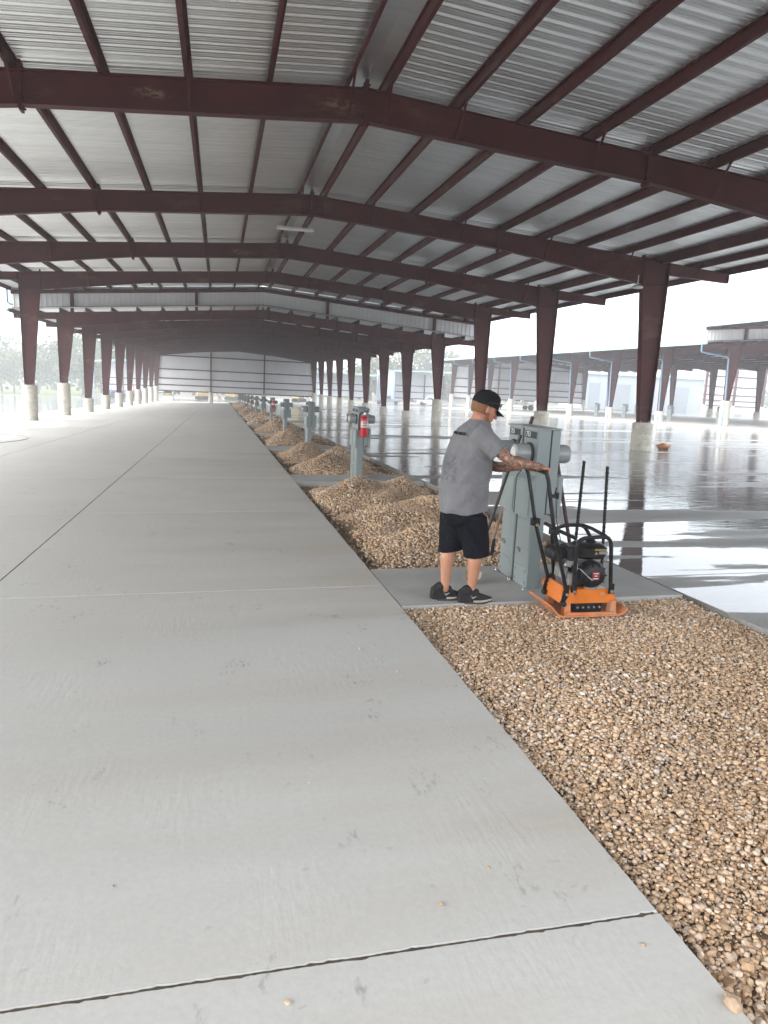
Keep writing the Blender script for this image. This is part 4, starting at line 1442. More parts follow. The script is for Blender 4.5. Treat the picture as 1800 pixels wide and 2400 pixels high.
man = thing('person', 'worker in grey t-shirt, black shorts and cap pushing the compactor', 'person', (MX, MY, MZ))
def L_(x, y, z):                                       # world to the worker's frame
    return (x - MX, y - MY, z - MZ)
TY = math.radians(13)                                  # turned a little away from us
RZ = Matrix.Rotation(TY, 3, 'Z')
HEADROT = Matrix.Rotation(math.radians(6), 3, 'Z') @ Matrix.Rotation(math.radians(20), 3, 'Y')
HC = Vector(L_(2.132, 5.612, 1.548))
def H_(x, y, z):                                       # head frame: x forward, y left, z up
    return tuple(HC + HEADROT @ (Vector((x, y, z)) * 1.10))
wr, wl_ = (2.452, 5.215, 1.118), (2.425, 5.535, 1.068)
def hand(cx, cy, cz, sgn):
    """palm on the bar, four fingers over and round it, thumb beneath; sgn = side of the thumb"""
    P = []
    P.append(('ell', L_(cx - .012, cy, cz + .026), (.046, .040, .017), Matrix.Rotation(.28, 3, 'Y')))
    for k, ln in enumerate((.92, 1.06, 1.0, .80)):
        y = cy + sgn * (.031 - .0205 * k)
        P.append(('chain', [(L_(cx + .012, y, cz + .030), .0105), (L_(cx + .012 + .027 * ln, y, cz + .018), .0098), (L_(cx + .012 + .031 * ln, y, cz - .012), .0088), (L_(cx + .018, y, cz - .026), .0078)]))
    P.append(('chain', [(L_(cx - .042, cy + sgn * .030, cz + .014), .014), (L_(cx - .022, cy + sgn * .049, cz - .004), .0115), (L_(cx + .008, cy + sgn * .050, cz - .021), .0095)]))
    return P
body = []
# legs: hip, knee, calf, ankle
for (hip, knee, ank) in (((2.03, 5.535, .79), (2.135, 5.53, .385), (2.095, 5.535, .0)), ((2.00, 5.68, .79), (1.925, 5.645, .39), (1.888, 5.625, .0))):
    h_, k_, a_ = Vector(L_(*hip)), Vector(L_(*knee)), Vector(L_(*ank))
    calf = k_.lerp(a_, .30) + Vector((-.016, 0, 0))
    low = k_.lerp(a_, .72) + Vector((-.004, 0, 0))
    body.append(('chain', [(h_, .082), (h_.lerp(k_, .5), .076), (k_, .064)]))
    body.append(('chain', [(k_, .064), (calf, .0615), (low, .043), (a_, .037)]))
# trunk inside the shirt
body.append(('chain', [(L_(2.0, 5.61, .82), .135), (L_(2.0, 5.61, 1.0), .14), (L_(2.02, 5.615, 1.22), .135), (L_(2.055, 5.615, 1.34), .075)]))
# arms
sh_r, el_r = (2.035, 5.435, 1.345), (2.262, 5.315, 1.148)
sh_l, el_l = (2.075, 5.80, 1.335), (2.262, 5.715, 1.055)
body.append(('chain', [(L_(*sh_r), .052), (L_(2.14, 5.385, 1.255), .056), (L_(*el_r), .045), (L_(2.325, 5.285, 1.140), .0455), (L_(*wr), .029), (L_(2.49, 5.207, 1.11), .027)]))
body.append(('chain', [(L_(*sh_l), .052), (L_(2.16, 5.765, 1.22), .056), (L_(*el_l), .045), (L_(2.32, 5.65, 1.055), .0455), (L_(*wl_), .029), (L_(2.462, 5.515, 1.085), .027)]))
body += hand(2.505, 5.203, 1.082, 1)
body += hand(2.505, 5.495, 1.074, -1)
# neck and head
body.append(('chain', [(L_(2.055, 5.615, 1.37), .072), (L_(2.085, 5.615, 1.46), .060), (HC + Vector((-.015, 0, -.03)), .060)]))
body.append(('ell', HC, (.107, .084, .115), HEADROT))
body.append(('ell', H_(.03, 0, -.055), (.072, .062, .068), HEADROT))              # jaw
body.append(('ell', H_(.066, 0, -.098), (.026, .026, .018), HEADROT))             # chin
body.append(('chain', [(H_(.093, 0, .0), .009), (H_(.116, 0, -.038), .0135)]))    # nose
body.append(('ell', H_(.112, 0, -.042), (.014, .018, .010), HEADROT))
body.append(('ell', H_(.078, 0, .022), (.022, .052, .012), HEADROT))              # brow
body.append(('ell', H_(.088, 0, -.066), (.016, .026, .008), HEADROT))             # lips
for sy in (-1, 1):
    body.append(('ell', H_(-.008, sy * .079, -.018), (.019, .010, .032), HEADROT @ Matrix.Rotation(sy * -.35, 3, 'Z')))
    body.append(('ell', H_(.058, sy * .040, -.028), (.028, .024, .022), HEADROT)) # cheek
skin = blob('body', body, .0062, 3, 'skin', man)
for sy in (-1, 1):
    MB().lathe([(.001, -.008), (.009, -.006), (.0115, 0), (.009, .006), (.001, .008)], H_(.072, sy * .034, .0), 10, 'X').build('eye', 'white', skin, smooth=True)

# hair at the back and sides, and the beard
hair = []
hair.append(('loft', [[H_(-.012 + .099 * s_k * math.cos(a_), .081 * s_k * math.sin(a_), z) for a_ in [PI * .42 + PI * 1.16 * k / 11 for k in range(12)]] + [H_(-.012 + .085 * s_k * math.cos(a_), .07 * s_k * math.sin(a_), z) for a_ in [PI * 1.58 - PI * 1.16 * k / 11 for k in range(12)]] for z, s_k in ((-.058, .84), (-.03, .96), (0, 1.015), (.03, 1.03))]))
blob('hair', hair, .005, 1, 'hair', man)
beard = [('chain', [(H_(.012, sy * .068, -.035), .010), (H_(.02, sy * .060, -.07), .014), (H_(.055, sy * .034, -.102), .020), (H_(.078, sy * .008, -.108), .024)]) for sy in (-1, 1)]
beard += [('chain', [(H_(.066, -.032, -.066), .010), (H_(.092, 0, -.055), .009), (H_(.066, .032, -.066), .010)])]
blob('beard', beard, .005, 1, 'hair', man)
# cap: crown, visor, strap opening shows a little hair
cap_t = Matrix.Rotation(math.radians(-4), 3, 'Y')
def C_(x, y, z):
    q = cap_t @ Vector((x, y, z))
    return H_(q.x - .004, q.y, q.z + .018)
cr = []
for z, s_k in ((-.005, 1.0), (.02, 1.02), (.045, .99), (.07, .91), (.09, .78), (.105, .58), (.113, .33), (.116, .06)):
    cr.append([C_(.108 * s_k * math.cos(2 * PI * k / 28) + (.006 if s_k < .95 else 0), .087 * s_k * math.sin(2 * PI * k / 28), z) for k in range(28)])
cap = MB().loft(cr).build('cap', 'cap', man, smooth=True)
MB().lathe([(.001, .006), (.008, .003), (.009, -.002)], C_(.004, 0, .117), 8).build('cap_button', 'cap', cap)
vz = []
for u in range(5):
    s_k = u / 4
    w = .078 * (1 - .30 * s_k ** 2)
    x = .085 + .083 * s_k
    ring = []
    for k in range(9):
        y = w * (k / 8 * 2 - 1)
        ring.append((x - 3.2 * y * y * (1 + s_k), y, .004 - .035 * s_k - 2.4 * y * y))
    vz.append(ring)
mb = MB()
top_ = [[C_(*q) for q in r_] for r_ in vz]
bot_ = [[C_(q[0], q[1], q[2] - .006) for q in r_] for r_ in vz]
mb.loft([top_[i] + list(reversed(bot_[i])) for i in range(5)])
mb.build('visor', 'cap', cap, smooth=True)
# sunglasses perched on the cap front
sg = MB()
for sy in (-1, 1):
    sg.loft([[C_(.117 + .004 * e, sy * .012, .0), C_(.117 + .004 * e, sy * .012, .034), C_(.096 + .004 * e, sy * .066, .036), C_(.093 + .004 * e, sy * .064, .002)] for e in (0, 1)])
gl = sg.build('sunglasses', 'lens_dark', man)
fr = MB()
for sy in (-1, 1):
    fr.tube([C_(.119, sy * .010, .035), C_(.098, sy * .068, .037), C_(.085, sy * .087, .033), C_(.03, sy * .095, .026), C_(-.02, sy * .092, .016), C_(-.035, sy * .088, .0)], .0045, 6)
fr.tube([C_(.12, -.012, .03), C_(.122, 0, .032), C_(.12, .012, .03)], .004, 6)
fr.build('frame', 'blackp', gl)

# t-shirt
def ring_e(cx, cy, z, rf, rs_, n=30, sk=0.0, fold=0.0, seed=0):
    out = []
    for k in range(n):
        a_ = 2 * PI * k / n
        e = 1 + fold * math.sin(7 * a_ + seed) + fold * .6 * math.sin(11 * a_ + seed * 2)
        ca, sa = math.cos(a_), math.sin(a_)
        v = RZ @ Vector((rf * e * (abs(ca) ** .88) * (1 if ca > 0 else -1), rs_ * e * (abs(sa) ** .88) * (1 if sa > 0 else -1), 0))
        out.append(L_(cx + v.x, cy + v.y, z + sk * v.x))
    return out
torso = [ring_e(2.000, 5.615, .680, .190, .205, sk=.06, fold=.018, seed=1), ring_e(2.000, 5.615, .72, .194, .209, sk=.05, fold=.015, seed=1), ring_e(2.000, 5.615, .80, .194, .209, fold=.009, seed=2), ring_e(2.004, 5.615, .90, .197, .211, fold=.004),
         ring_e(2.010, 5.615, 1.00, .193, .213), ring_e(2.014, 5.612, 1.10, .184, .214), ring_e(2.026, 5.612, 1.20, .170, .216),
         ring_e(2.042, 5.612, 1.29, .153, .208), ring_e(2.058, 5.612, 1.355, .130, .192), ring_e(2.070, 5.612, 1.405, .098, .135), ring_e(2.078, 5.612, 1.437, .076, .085), ring_e(2.082, 5.612, 1.452, .070, .074)]
shirt = [('loft', torso)]
def sleeve(sh, el, end, r0, r1):
    s0, e0 = Vector(L_(*sh)), Vector(L_(*el))
    tt = (e0 - s0).normalized()
    rings = []
    upv = Vector((0, 0, 1))
    a_ = (upv - tt * upv.dot(tt)).normalized()
    b_k = tt.cross(a_)
    for u, r_ in ((-.15, r0 * .8), (.0, r0), (.35 * end, (r0 + r1) / 2), (end * .8, r1), (end, r1 * 1.02)):
        c0 = s0.lerp(e0, u)
        drop = Vector((0, 0, -.012 * u / end)) if u > 0 else Vector((0, 0, 0))
        rings.append([tuple(c0 + drop + r_ * (1.0 * math.cos(2 * PI * k / 20) * a_ + .86 * math.sin(2 * PI * k / 20) * b_k)) for k in range(20)])
    return ('loft', rings)
shirt.append(sleeve(sh_r, el_r, .66, .088, .086))
shirt.append(sleeve(sh_l, el_l, .62, .088, .086))
wn1, wn2 = vnoise(61, 13.0), vnoise(62, 26.0)
def shirt_wob(co):
    x, y, z = co[:, 0], co[:, 1], co[:, 2]
    low = np.clip((1.35 - z) / .5, 0, 1)
    return low * (.0085 * wn1(x + 1.1 * z, y * 1.2 - .5 * z) + .0045 * wn2(x * 1.3 - z, y + z * .8))
ts = blob('t_shirt', shirt, .0085, 4, 'shirt', man, shirt_wob)
# lettering across the shoulders, laid on the cloth letter by letter
for k, ch in enumerate('MOSCO A'):
    if ch == ' ':
        continue
    ang = PI + TY + .40 - k * .15
    rr, rs_ = .142, .205
    lx = 2.05 + rr * math.cos(ang) * 1.0 + .012 * math.cos(ang)
    ly = 5.612 + rs_ * math.sin(ang)
    nrm = Vector((math.cos(ang) / rr, math.sin(ang) / rs_, 0)).normalized()
    yaw_ = math.atan2(nrm.y, nrm.x) + PI / 2
    put(cached(('chr', ch), lambda: text_mesh(ch, .034, 'ink', .006)), 'letter', ts, (lx - MX, ly - MY, 1.335 - MZ), (PI / 2 - .32, 0, yaw_))
# shorts
def leg_rings(hip, knee, z_hem, r_top, r_hem, hemx):
    rings = []
    for u in (0, .25, .5, .75, 1.0):
        z = .66 + (z_hem - .66) * u
        cx = hip[0] + (hemx[0] - hip[0]) * u
        cy = hip[1] + (hemx[1] - hip[1]) * u
        r_ = r_top + (r_hem - r_top) * u
        rings.append([L_(cx + r_ * 1.12 * math.cos(2 * PI * k / 22) * (1 + .02 * u * math.sin(5 * 2 * PI * k / 22)), cy + r_ * math.sin(2 * PI * k / 22), z + (.02 * math.cos(2 * PI * k / 22) if u == 1 else 0)) for k in range(22)])
    return ('loft', rings)
sho = [('loft', [ring_e(2.0, 5.612, .60, .15, .17), ring_e(2.0, 5.612, .66, .17, .182), ring_e(2.0, 5.612, .70, .162, .175), ring_e(2.0, 5.612, .76, .15, .16)]),
       ('ell', L_(1.975, 5.60, .64), (.155, .17, .10), I3),
       leg_rings((2.045, 5.53), 0, .318, .125, .098, (2.122, 5.515)), leg_rings((1.975, 5.685), 0, .335, .125, .098, (1.936, 5.665))]
sn1 = vnoise(71, 16.0)
blob('shorts', sho, .0085, 3, 'shorts', man, lambda co: .005 * sn1(co[:, 0] - co[:, 2], co[:, 1] + .6 * co[:, 2]))
# shoes
def shoe(ax, ay, yaw_, lift=0.0):
    R = Matrix.Rotation(yaw_, 3, 'Z')
    def Q(x, y, z):
        v = R @ Vector((x, y, 0))
        return L_(ax + v.x, ay + v.y, MZ + z)
    up_ = []
    prof = [(-.098, .028, .070), (-.092, .038, .118), (-.06, .045, .128), (-.01, .046, .126), (.04, .048, .112), (.09, .050, .090), (.14, .049, .072), (.178, .040, .058), (.205, .022, .042)]
    for x, w, h in prof:
        up_.append([Q(x, w * math.cos(2 * PI * k / 16), .022 + (h - .022) * max(0, math.sin(2 * PI * k / 16)) ** .7 - .01 * max(0, -math.sin(2 * PI * k / 16))) for k in range(16)])
    s_o = blob('shoe', [('loft', up_), ('chain', [(Q(-.045, 0, .09), .046), (Q(-.02, 0, .112), .047)]), ('ell', Q(.04, 0, .10), (.05, .034, .03), R)], .005, 2, 'shoe', man)
    so = []
    for z, g_ in ((0.0, .94), (.012, 1.0), (.03, 1.02), (.038, .97)):
        ring = []
        for k in range(30):
            a_ = 2 * PI * k / 30
            x = math.cos(a_)
            w = .049 if x > 0 else .043
            px = .056 + .150 * x
            py = w * math.sin(a_) * (1 - .15 * max(0, -x) ** 2)
            zz = z + (.016 * max(0, x - .55) / .45 if x > .55 else 0) + (.008 if x < -.8 and z < .01 else 0)
            ring.append(Q(.056 + (px - .056) * g_, py * g_, zz))
        so.append(ring)
    MB().loft(so).build('sole', 'sole', s_o, smooth=True)
    MB().tube([Q(.03, -.050, .026), Q(.09, -.053, .026), Q(.145, -.049, .032), Q(.19, -.031, .036)], .009, 6).build('sole_edge', 'paletick', s_o, smooth=True)
    tick = MB()
    tick.loft([[Q(.000, -.0455, .078), Q(.010, -.0475, .066), Q(.010, -.0435, .066), Q(.0, -.0415, .078)], [Q(.022, -.0485, .060), Q(.022, -.050, .050), Q(.022, -.045, .050), Q(.022, -.0445, .060)], [Q(.055, -.0465, .072), Q(.056, -.0465, .070), Q(.056, -.043, .07), Q(.055, -.043, .072)]])
    tick.build('side_mark', 'paletick', s_o)
    la = MB()
    for k in range(4):
        la.tube([Q(.015 + .02 * k, -.026, .122 - .011 * k), Q(.02 + .02 * k, 0, .136 - .012 * k), Q(.015 + .02 * k, .026, .122 - .011 * k)], .0035, 5)
    la.build('lace', 'shoe', s_o)
    return s_o
shoe(2.075, 5.525, -.04)
shoe(1.868, 5.635, .05)

# ------------------------------------------------------------------ small things about the canopy
t = thing('strip_light', 'white strip light hanging below the ridge, second bay', 'lamp', (2.64, 27.4, 7.0))
MB().prism([(-.68, .0), (.68, .0), (.64, .07), (-.64, .07)], -.16, .16).build('housing', 'white', t)
MB().b2(-.64, .64, -.12, .12, -.014, -.002).build('diffuser', 'lens', t)
for x in (-.5, .5):
    MB().tube([(x, 0, .07), (x * .8, 0, .30)], .006, 5).build('hanger', 'zinc', t)
for (x, y, z, w) in ((13.6, 22.4, 5.22, 'round white lamp under the closest right hand rafter'),):
    t = thing('round_light', w, 'lamp', (x, y, z))
    MB().lathe([(.17, 0), (.19, .03), (.12, .09), (.03, .12)], n=22).build('shade', 'white', t, smooth=True)
    MB().lathe([(.15, -.01), (.15, 0)], n=20).build('lens', 'lens', t)
    MB().tube([(0, 0, .1), (0, 0, .42)], .015, 6).build('stem', 'zinc', t)
mb = MB()
rr = random.Random(5)
rings = []
for k in range(8):
    u = k / 7
    rings.append([(-.27 + .54 * u + rr.uniform(-.03, .03), (.22 * math.sin(PI * min(max(u, .08), .92)) + rr.uniform(-.03, .03)) * math.cos(2 * PI * j / 10), max(-.01, .14 + (.15 * math.sin(PI * min(max(u, .08), .92)) + rr.uniform(-.05, .05)) * math.sin(2 * PI * j / 10))) for j in range(10)])
tag(mb.loft(rings).build('sodden_bag', 'rag', None, (16.3, 23.9, gz(16.3, 23.9) - .03)), 'crumpled orange bag lying in the water beside the pier', 'bag')
cab = []
for k in range(26):
    a_ = -.9 + 2.6 * k / 25
    x, y = -7.8 + 1.6 * math.cos(a_), 25.4 + 2.6 * math.sin(a_)
    cab.append((x, y, gz(x, y) + .012))
tag(MB().tube([(p_[0] + 7, p_[1] - 25, p_[2] - gz(-7, 25)) for p_ in cab], .008, 6).build('cable', 'steel', None, (-7, 25, gz(-7, 25))), 'thin dark cable curling on the concrete at the left edge', 'cable')

# ------------------------------------------------------------------ far sheds and walls
def shed(label, x0, x1, y, zt0, zt1, depth=9.0, front_wall=False):
    xm = (x0 + x1) / 2
    g = gz(xm, y) - .05
    t = thing('open_shed', label, 'shed', (xm, y, g))
    w = (x1 - x0) / 2
    h0, h1 = zt0 - g, zt1 - g
    rf = MB()
    rf.loft([[(-w - .3, -.5, h0 - .12), (w + .3, -.5, h1 - .12), (w + .3, depth, h1 - .45), (-w - .3, depth, h0 - .45)], [(-w - .3, -.5, h0), (w + .3, -.5, h1), (w + .3, depth, h1 - .33), (-w - .3, depth, h0 - .33)]])
    roof = rf.build('roof', 'roof', t)
    MB().prism([(-w - .35, h0 - .2), (w + .35, h1 - .2), (w + .35, h1 + .06), (-w - .35, h0 + .06)], -.58, -.51).build('roof_trim', 'teal', roof)
    n = max(2, round(2 * w / 1.2))
    for k in range(n):
        xa_ = -w + 2 * w * k / n
        ww = 2 * w / n
        zt_ = lambda x: (h0 + (h1 - h0) * (x + w) / (2 * w)) - .5
        mb = MB()
        pr = rib_profile(ww, .4, .04, .05, .03, 0)
        vs = [(xa_ + q, depth - .2 - hh, 1.1) for q, hh in pr] + [(xa_ + q, depth - .2 - hh, zt_(xa_ + q)) for q, hh in pr]
        m_ = len(pr)
        mb.add(vs, [(i, i + 1, m_ + i + 1, m_ + i) for i in range(m_ - 1)])
        mb.build('siding_panel', 'siding', t)
    for z in (1.2, 2.6, 4.0):
        MB().b2(-w, w, depth - .36, depth - .25, z - .09, z + .09).build('girt', 'primer', t)
    for k in range(4):
        x = -w + .2 + (2 * w - .4) * k / 3
        MB().b2(x - .12, x + .12, depth - .6, depth - .37, .5, h0 - .5).build('back_post', 'primer', t)
    for x in (-w + .1, w - .1):
        MB().b2(x - .09, x + .09, -.45, -.28, 0, min(h0, h1) - .14).build('corner_post', 'blue', t)
    return t
shed('far open shed with pale roof edge, left of the white end wall', 19.6, 32.8, 150, 3.5, 3.15)
shed('far open shed with pale roof edge, right of the white end wall', 36.3, 50.0, 150, 4.35, 4.65)
shed('far open shed with blue corner posts behind the left columns', -25.4, -11.4, 160, 3.35, 4.6)
g = gz(35.3, 150)
t = thing('white_gable_wall', 'plain white building end between the two far open sheds', 'building', (35.0, 150, g))
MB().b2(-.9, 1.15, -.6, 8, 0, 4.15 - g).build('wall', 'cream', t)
MB().b2(-1.05, 1.3, -.75, 8.1, 4.15 - g, 4.32 - g).build('roof', 'teal', t)
MB().tube([(-.8, -.68, 4.1 - g), (-.8, -.68, 0)], .07, 6).build('downspout', 'blue', t)

g = gz(89, 140)
t = thing('storage_building', 'white storage building with roll-up doors seen through the neighbouring canopy', 'building', (89, 140, g))
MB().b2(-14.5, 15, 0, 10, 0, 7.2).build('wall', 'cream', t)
MB().loft([[(-14.9, -.4, 7.2), (15.4, -.4, 7.2), (15.4, 10, 8.0), (-14.9, 10, 8.0)], [(-14.9, -.4, 7.4), (15.4, -.4, 7.4), (15.4, 10, 8.2), (-14.9, 10, 8.2)]]).build('roof', 'teal', t)
for xd, w in ((-11.6, 2.6), (-5.2, 4.2), (9.0, 4.2)):
    d_o = MB().b2(xd - w / 2, xd + w / 2, -.06, -.003, 0, 5.4).build('roll_up_door', 'door', t)
    for k in range(9):
        MB().b2(xd - w / 2, xd + w / 2, -.085, -.062, .3 + k * .56, .36 + k * .56).build('door_slat', 'door', d_o)
    for sx in (-1, 1):
        MB().b2(xd + sx * (w / 2 + .12) - .1, xd + sx * (w / 2 + .12) + .1, -.1, -.003, 0, 5.6).build('door_trim', 'teal', d_o)
    MB().b2(xd - w / 2 - .22, xd + w / 2 + .22, -.1, -.003, 5.42, 5.62).build('door_trim', 'teal', d_o)
dd = MB().b2(4.1, 5.3, -.06, -.003, 0, 3.0).build('door', 'door', t)
for xx_ in (4.05, 5.35):
    MB().b2(xx_ - .06, xx_ + .06, -.09, -.003, 0, 3.08).build('door_frame', 'blue', dd)
for xx_ in (-14.4, -8.6, 1.0):
    MB().b2(xx_ - .09, xx_ + .09, -.14, -.003, 0, 7.1).build('downspout', 'blue', t)
g = gz(99.5, 125)
t = thing('end_wall', 'ribbed end wall of a third canopy at the right edge', 'wall', (99.5, 125, g))
hh_ = 8.4
for k in range(15):
    mb = MB()
    pr = rib_profile(.914, .305, .03, .03, .022, 0)
    xa_ = -6.86 + k * .914
    m_ = len(pr)
    mb.add([(xa_ + q, -v_, 1.4) for q, v_ in pr] + [(xa_ + q, -v_, hh_) for q, v_ in pr], [(i, i + 1, m_ + i + 1, m_ + i) for i in range(m_ - 1)])
    mb.build('siding_panel', 'siding', t)
for z in (1.5, 2.5, 3.6, 5.2, 7.2):
    MB().b2(-6.9, 6.9, -.2, -.06, z - .1, z + .1).build('girt', 'primer', t)
for x in (-6.7, 0, 6.7):
    MB().b2(x - .18, x + .18, -.55, -.22, 1.6, hh_ + .2).build('post', 'primer', t)
    MB().lathe([(.36, 0), (.36, 1.58), (.33, 1.6)], (x, -.4, 0), 16).build('pier', 'pier', t, smooth=True)
MB().b2(-8, 8, -.9, .3, hh_ + .2, hh_ + .9).build('rafter', 'primer', t)

# ------------------------------------------------------------------ vehicles and machines far off
def wheel(parent, x, y, r, w, rim='zinc'):
    o = MB().lathe([(r * .6, -w / 2), (r * .93, -w / 2), (r, -w * .35), (r, w * .35), (r * .93, w / 2), (r * .6, w / 2)], (x, y, r), 18, 'Y').build('wheel', 'rubber', parent, smooth=True)
    MB().lathe([(r * .58, -w * .42), (r * .58, w * .42)], (x, y, r), 14, 'Y').build('rim', rim, o)
def pickup(label, loc, rz, mat):
    t = thing('pickup_truck', label, 'truck', loc, rz)
    body_ = [(-2.7, .55), (-2.7, 1.15), (-.75, 1.15), (-.75, 1.12), (.9, 1.12), (1.2, 1.12), (2.5, 1.0), (2.75, .85), (2.75, .5)]
    MB().prism(body_, -.95, .95).build('body', mat, t)
    cabm = MB().loft([[(-.8, -.9, 1.12), (1.15, -.9, 1.12), (1.15, .9, 1.12), (-.8, .9, 1.12)], [(-.6, -.72, 1.85), (.45, -.72, 1.85), (.45, .72, 1.85), (-.6, .72, 1.85)]]).build('cab', mat, t)
    for sy in (-1, 1):
        MB().loft([[(-.65, sy * .905, 1.2), (.95, sy * .905, 1.2), (.95, sy * .88, 1.2), (-.65, sy * .88, 1.2)], [(-.52, sy * .775, 1.75), (.42, sy * .775, 1.75), (.42, sy * .74, 1.75), (-.52, sy * .74, 1.75)]]).build('window', 'glassd', cabm)
    for x in (-1.75, 1.75):
        for sy in (-.88, .88):
            wheel(t, x, sy, .42, .28)
    MB().b2(2.72, 2.85, -.9, .9, .5, .72).build('bumper', 'zinc', t)
    for sy in (-.7, .7):
        MB().b2(2.7, 2.79, sy - .16, sy + .16, .78, .92).build('headlight', 'lens', t)
    return t
pickup('silver pickup truck parked by the far shed', (42.5, 143, gz(42.5, 143)), 2.6, 'silver')
pickup('dark pickup truck in front of the white building end', (34.0, 146, gz(34, 146)), 2.9, 'plate')
def tractor(label, loc, rz, mat):
    t = thing('tractor', label, 'tractor', loc, rz)
    MB().cbox(.1, 1.6, -.35, .35, .75, 1.35, .08).build('hood', mat, t)
    MB().cbox(-1.0, .3, -.4, .4, .6, 1.0, .05).build('chassis', 'blackp', t)
    MB().cbox(-.75, -.25, -.28, .28, 1.0, 1.15, .04).b2(-.82, -.7, -.28, .28, 1.1, 1.6).build('seat', 'blackp', t)
    for sy in (-1, 1):
        wheel(t, -.6, sy * .62, .72, .42, 'yellow')
        wheel(t, 1.25, sy * .5, .42, .28, 'yellow')
        MB().loft([[(-1.25, sy * .45, 1.2), (-.1, sy * .45, 1.2), (-.1, sy * .85, 1.2), (-1.25, sy * .85, 1.2)], [(-1.05, sy * .45, 1.5), (-.3, sy * .45, 1.5), (-.3, sy * .85, 1.5), (-1.05, sy * .85, 1.5)]]).build('fender', mat, t)
        MB().tube([(-1.0, sy * .5, 1.0), (-1.05, sy * .5, 2.5)], .05, 6).build('roll_bar', 'blackp', t)
    MB().b2(-1.3, .1, -.62, .62, 2.5, 2.6).build('canopy_top', mat, t)
    MB().lathe([(.2, -.02), (.2, .02)], (-.05, 0, 1.45), 12).build('steering_wheel', 'blackp', t)
    MB().loft([[(1.9, -.8, .2), (2.5, -.8, .2), (2.5, .8, .2), (1.9, .8, .2)], [(1.85, -.8, .8), (2.0, -.8, .8), (2.0, .8, .8), (1.85, .8, .8)]]).build('bucket', 'steel', t)
    for sy in (-1, 1):
        MB().tube([(.2, sy * .45, 1.0), (1.2, sy * .48, 1.3), (1.95, sy * .48, .6)], .06, 6).build('loader_arm', mat, t)
    return t
tractor('blue tractor with roll bar beyond the left columns', (-19.8, 150, gz(-19.8, 150)), .5, 'tblue')
tractor('red tractor beyond the left columns, beside the blue one', (-15.8, 150, gz(-15.8, 150)), -.4, 'tred')
t = thing('skid_steer', 'dark skid steer loader facing us by the far end wall', 'loader', (-9.3, 140, gz(-9.3, 140)), -PI / 2)
MB().cbox(-1.3, .6, -.55, .55, .4, 1.2, .08).build('chassis', 'yellow', t)
cb = MB()
for sx in (-.9, .5):
    for sy in (-.5, .5):
        cb.tube([(sx, sy, 1.15), (sx, sy, 2.1)], .06, 6)
cb.b2(-1.0, .6, -.58, .58, 2.05, 2.16)
cb.b2(-1.0, -.94, -.55, .55, 1.15, 2.1)
cb.build('cab', 'blackp', t)
for sx in (-.75, .45):
    for sy in (-.75, .75):
        wheel(t, sx, sy, .42, .32, 'yellow')
for sy in (-1, 1):
    MB().tube([(-1.1, sy * .66, 1.6), (.5, sy * .66, 1.3), (1.1, sy * .66, .5)], .09, 6).build('loader_arm', 'blackp', t)
MB().loft([[(1.0, -.95, .05), (1.8, -.95, .05), (1.8, .95, .05), (1.0, .95, .05)], [(.95, -.95, .75), (1.15, -.95, .75), (1.15, .95, .75), (.95, .95, .75)]]).build('bucket', 'steel', t)
t = thing('flatbed_trailer', 'white flatbed trailer with twin wheels under the neighbouring canopy', 'trailer', (48.2, 109.5, gz(48.2, 109.5) + .07))
MB().b2(-3.2, 3.0, -1.0, 1.0, .75, .95).build('deck', 'white', t)
for k in range(5):
    MB().b2(-3.0 + k * .75, -2.6 + k * .75, -.9, -.3, .95, 1.3 + .25 * (k % 2)).build('crate', 'white', t)
MB().tube([(-3.2, 0, .8), (-4.6, 0, .55)], .08, 6).build('drawbar', 'steel', t)
MB().b2(2.7, 3.0, -1.0, 1.0, .95, 2.1).build('headboard', 'white', t)
for x in (.8, 1.75):
    for sy in (-1.12, 1.12):
        wheel(t, x, sy, .42, .28, 'white')
for k, (x, y, rz, w) in enumerate(((-3.2, 158, .3, 'yellow and orange ground machine left of centre, under the end wall'), (3.0, 162, -.5, 'yellow ground machine at centre, far beyond the end wall'), (17.2, 160, .9, 'yellow ground machine right of the pedestals, far beyond the end wall'))):
    t = thing('earth_mover', w, 'machine', (x, y, gz(x, y)), rz, 'yellow machines beyond the end wall')
    MB().cbox(-1.5, .9, -.8, .8, .7, 1.5, .1).build('body', 'yellow', t)
    MB().cbox(-.5, .6, -.6, .6, 1.5, 2.3, .08).build('cab', 'glassd', t)
    MB().tube([(.8, 0, 1.3), (2.2, 0, 2.0), (3.4, 0, .8)], .14, 6).build('boom', 'orange', t)
    MB().loft([[(3.2, -.5, .1), (3.8, -.5, .1), (3.8, .5, .1), (3.2, .5, .1)], [(3.2, -.5, .8), (3.5, -.5, .8), (3.5, .5, .8), (3.2, .5, .8)]]).build('bucket', 'steel', t)
    for sy in (-.8, .8):
        MB().prism([(-1.7, .35), (-1.4, .0), (1.2, .0), (1.5, .35), (1.2, .7), (-1.4, .7)], sy - .22, sy + .22).build('track', 'rubber', t)

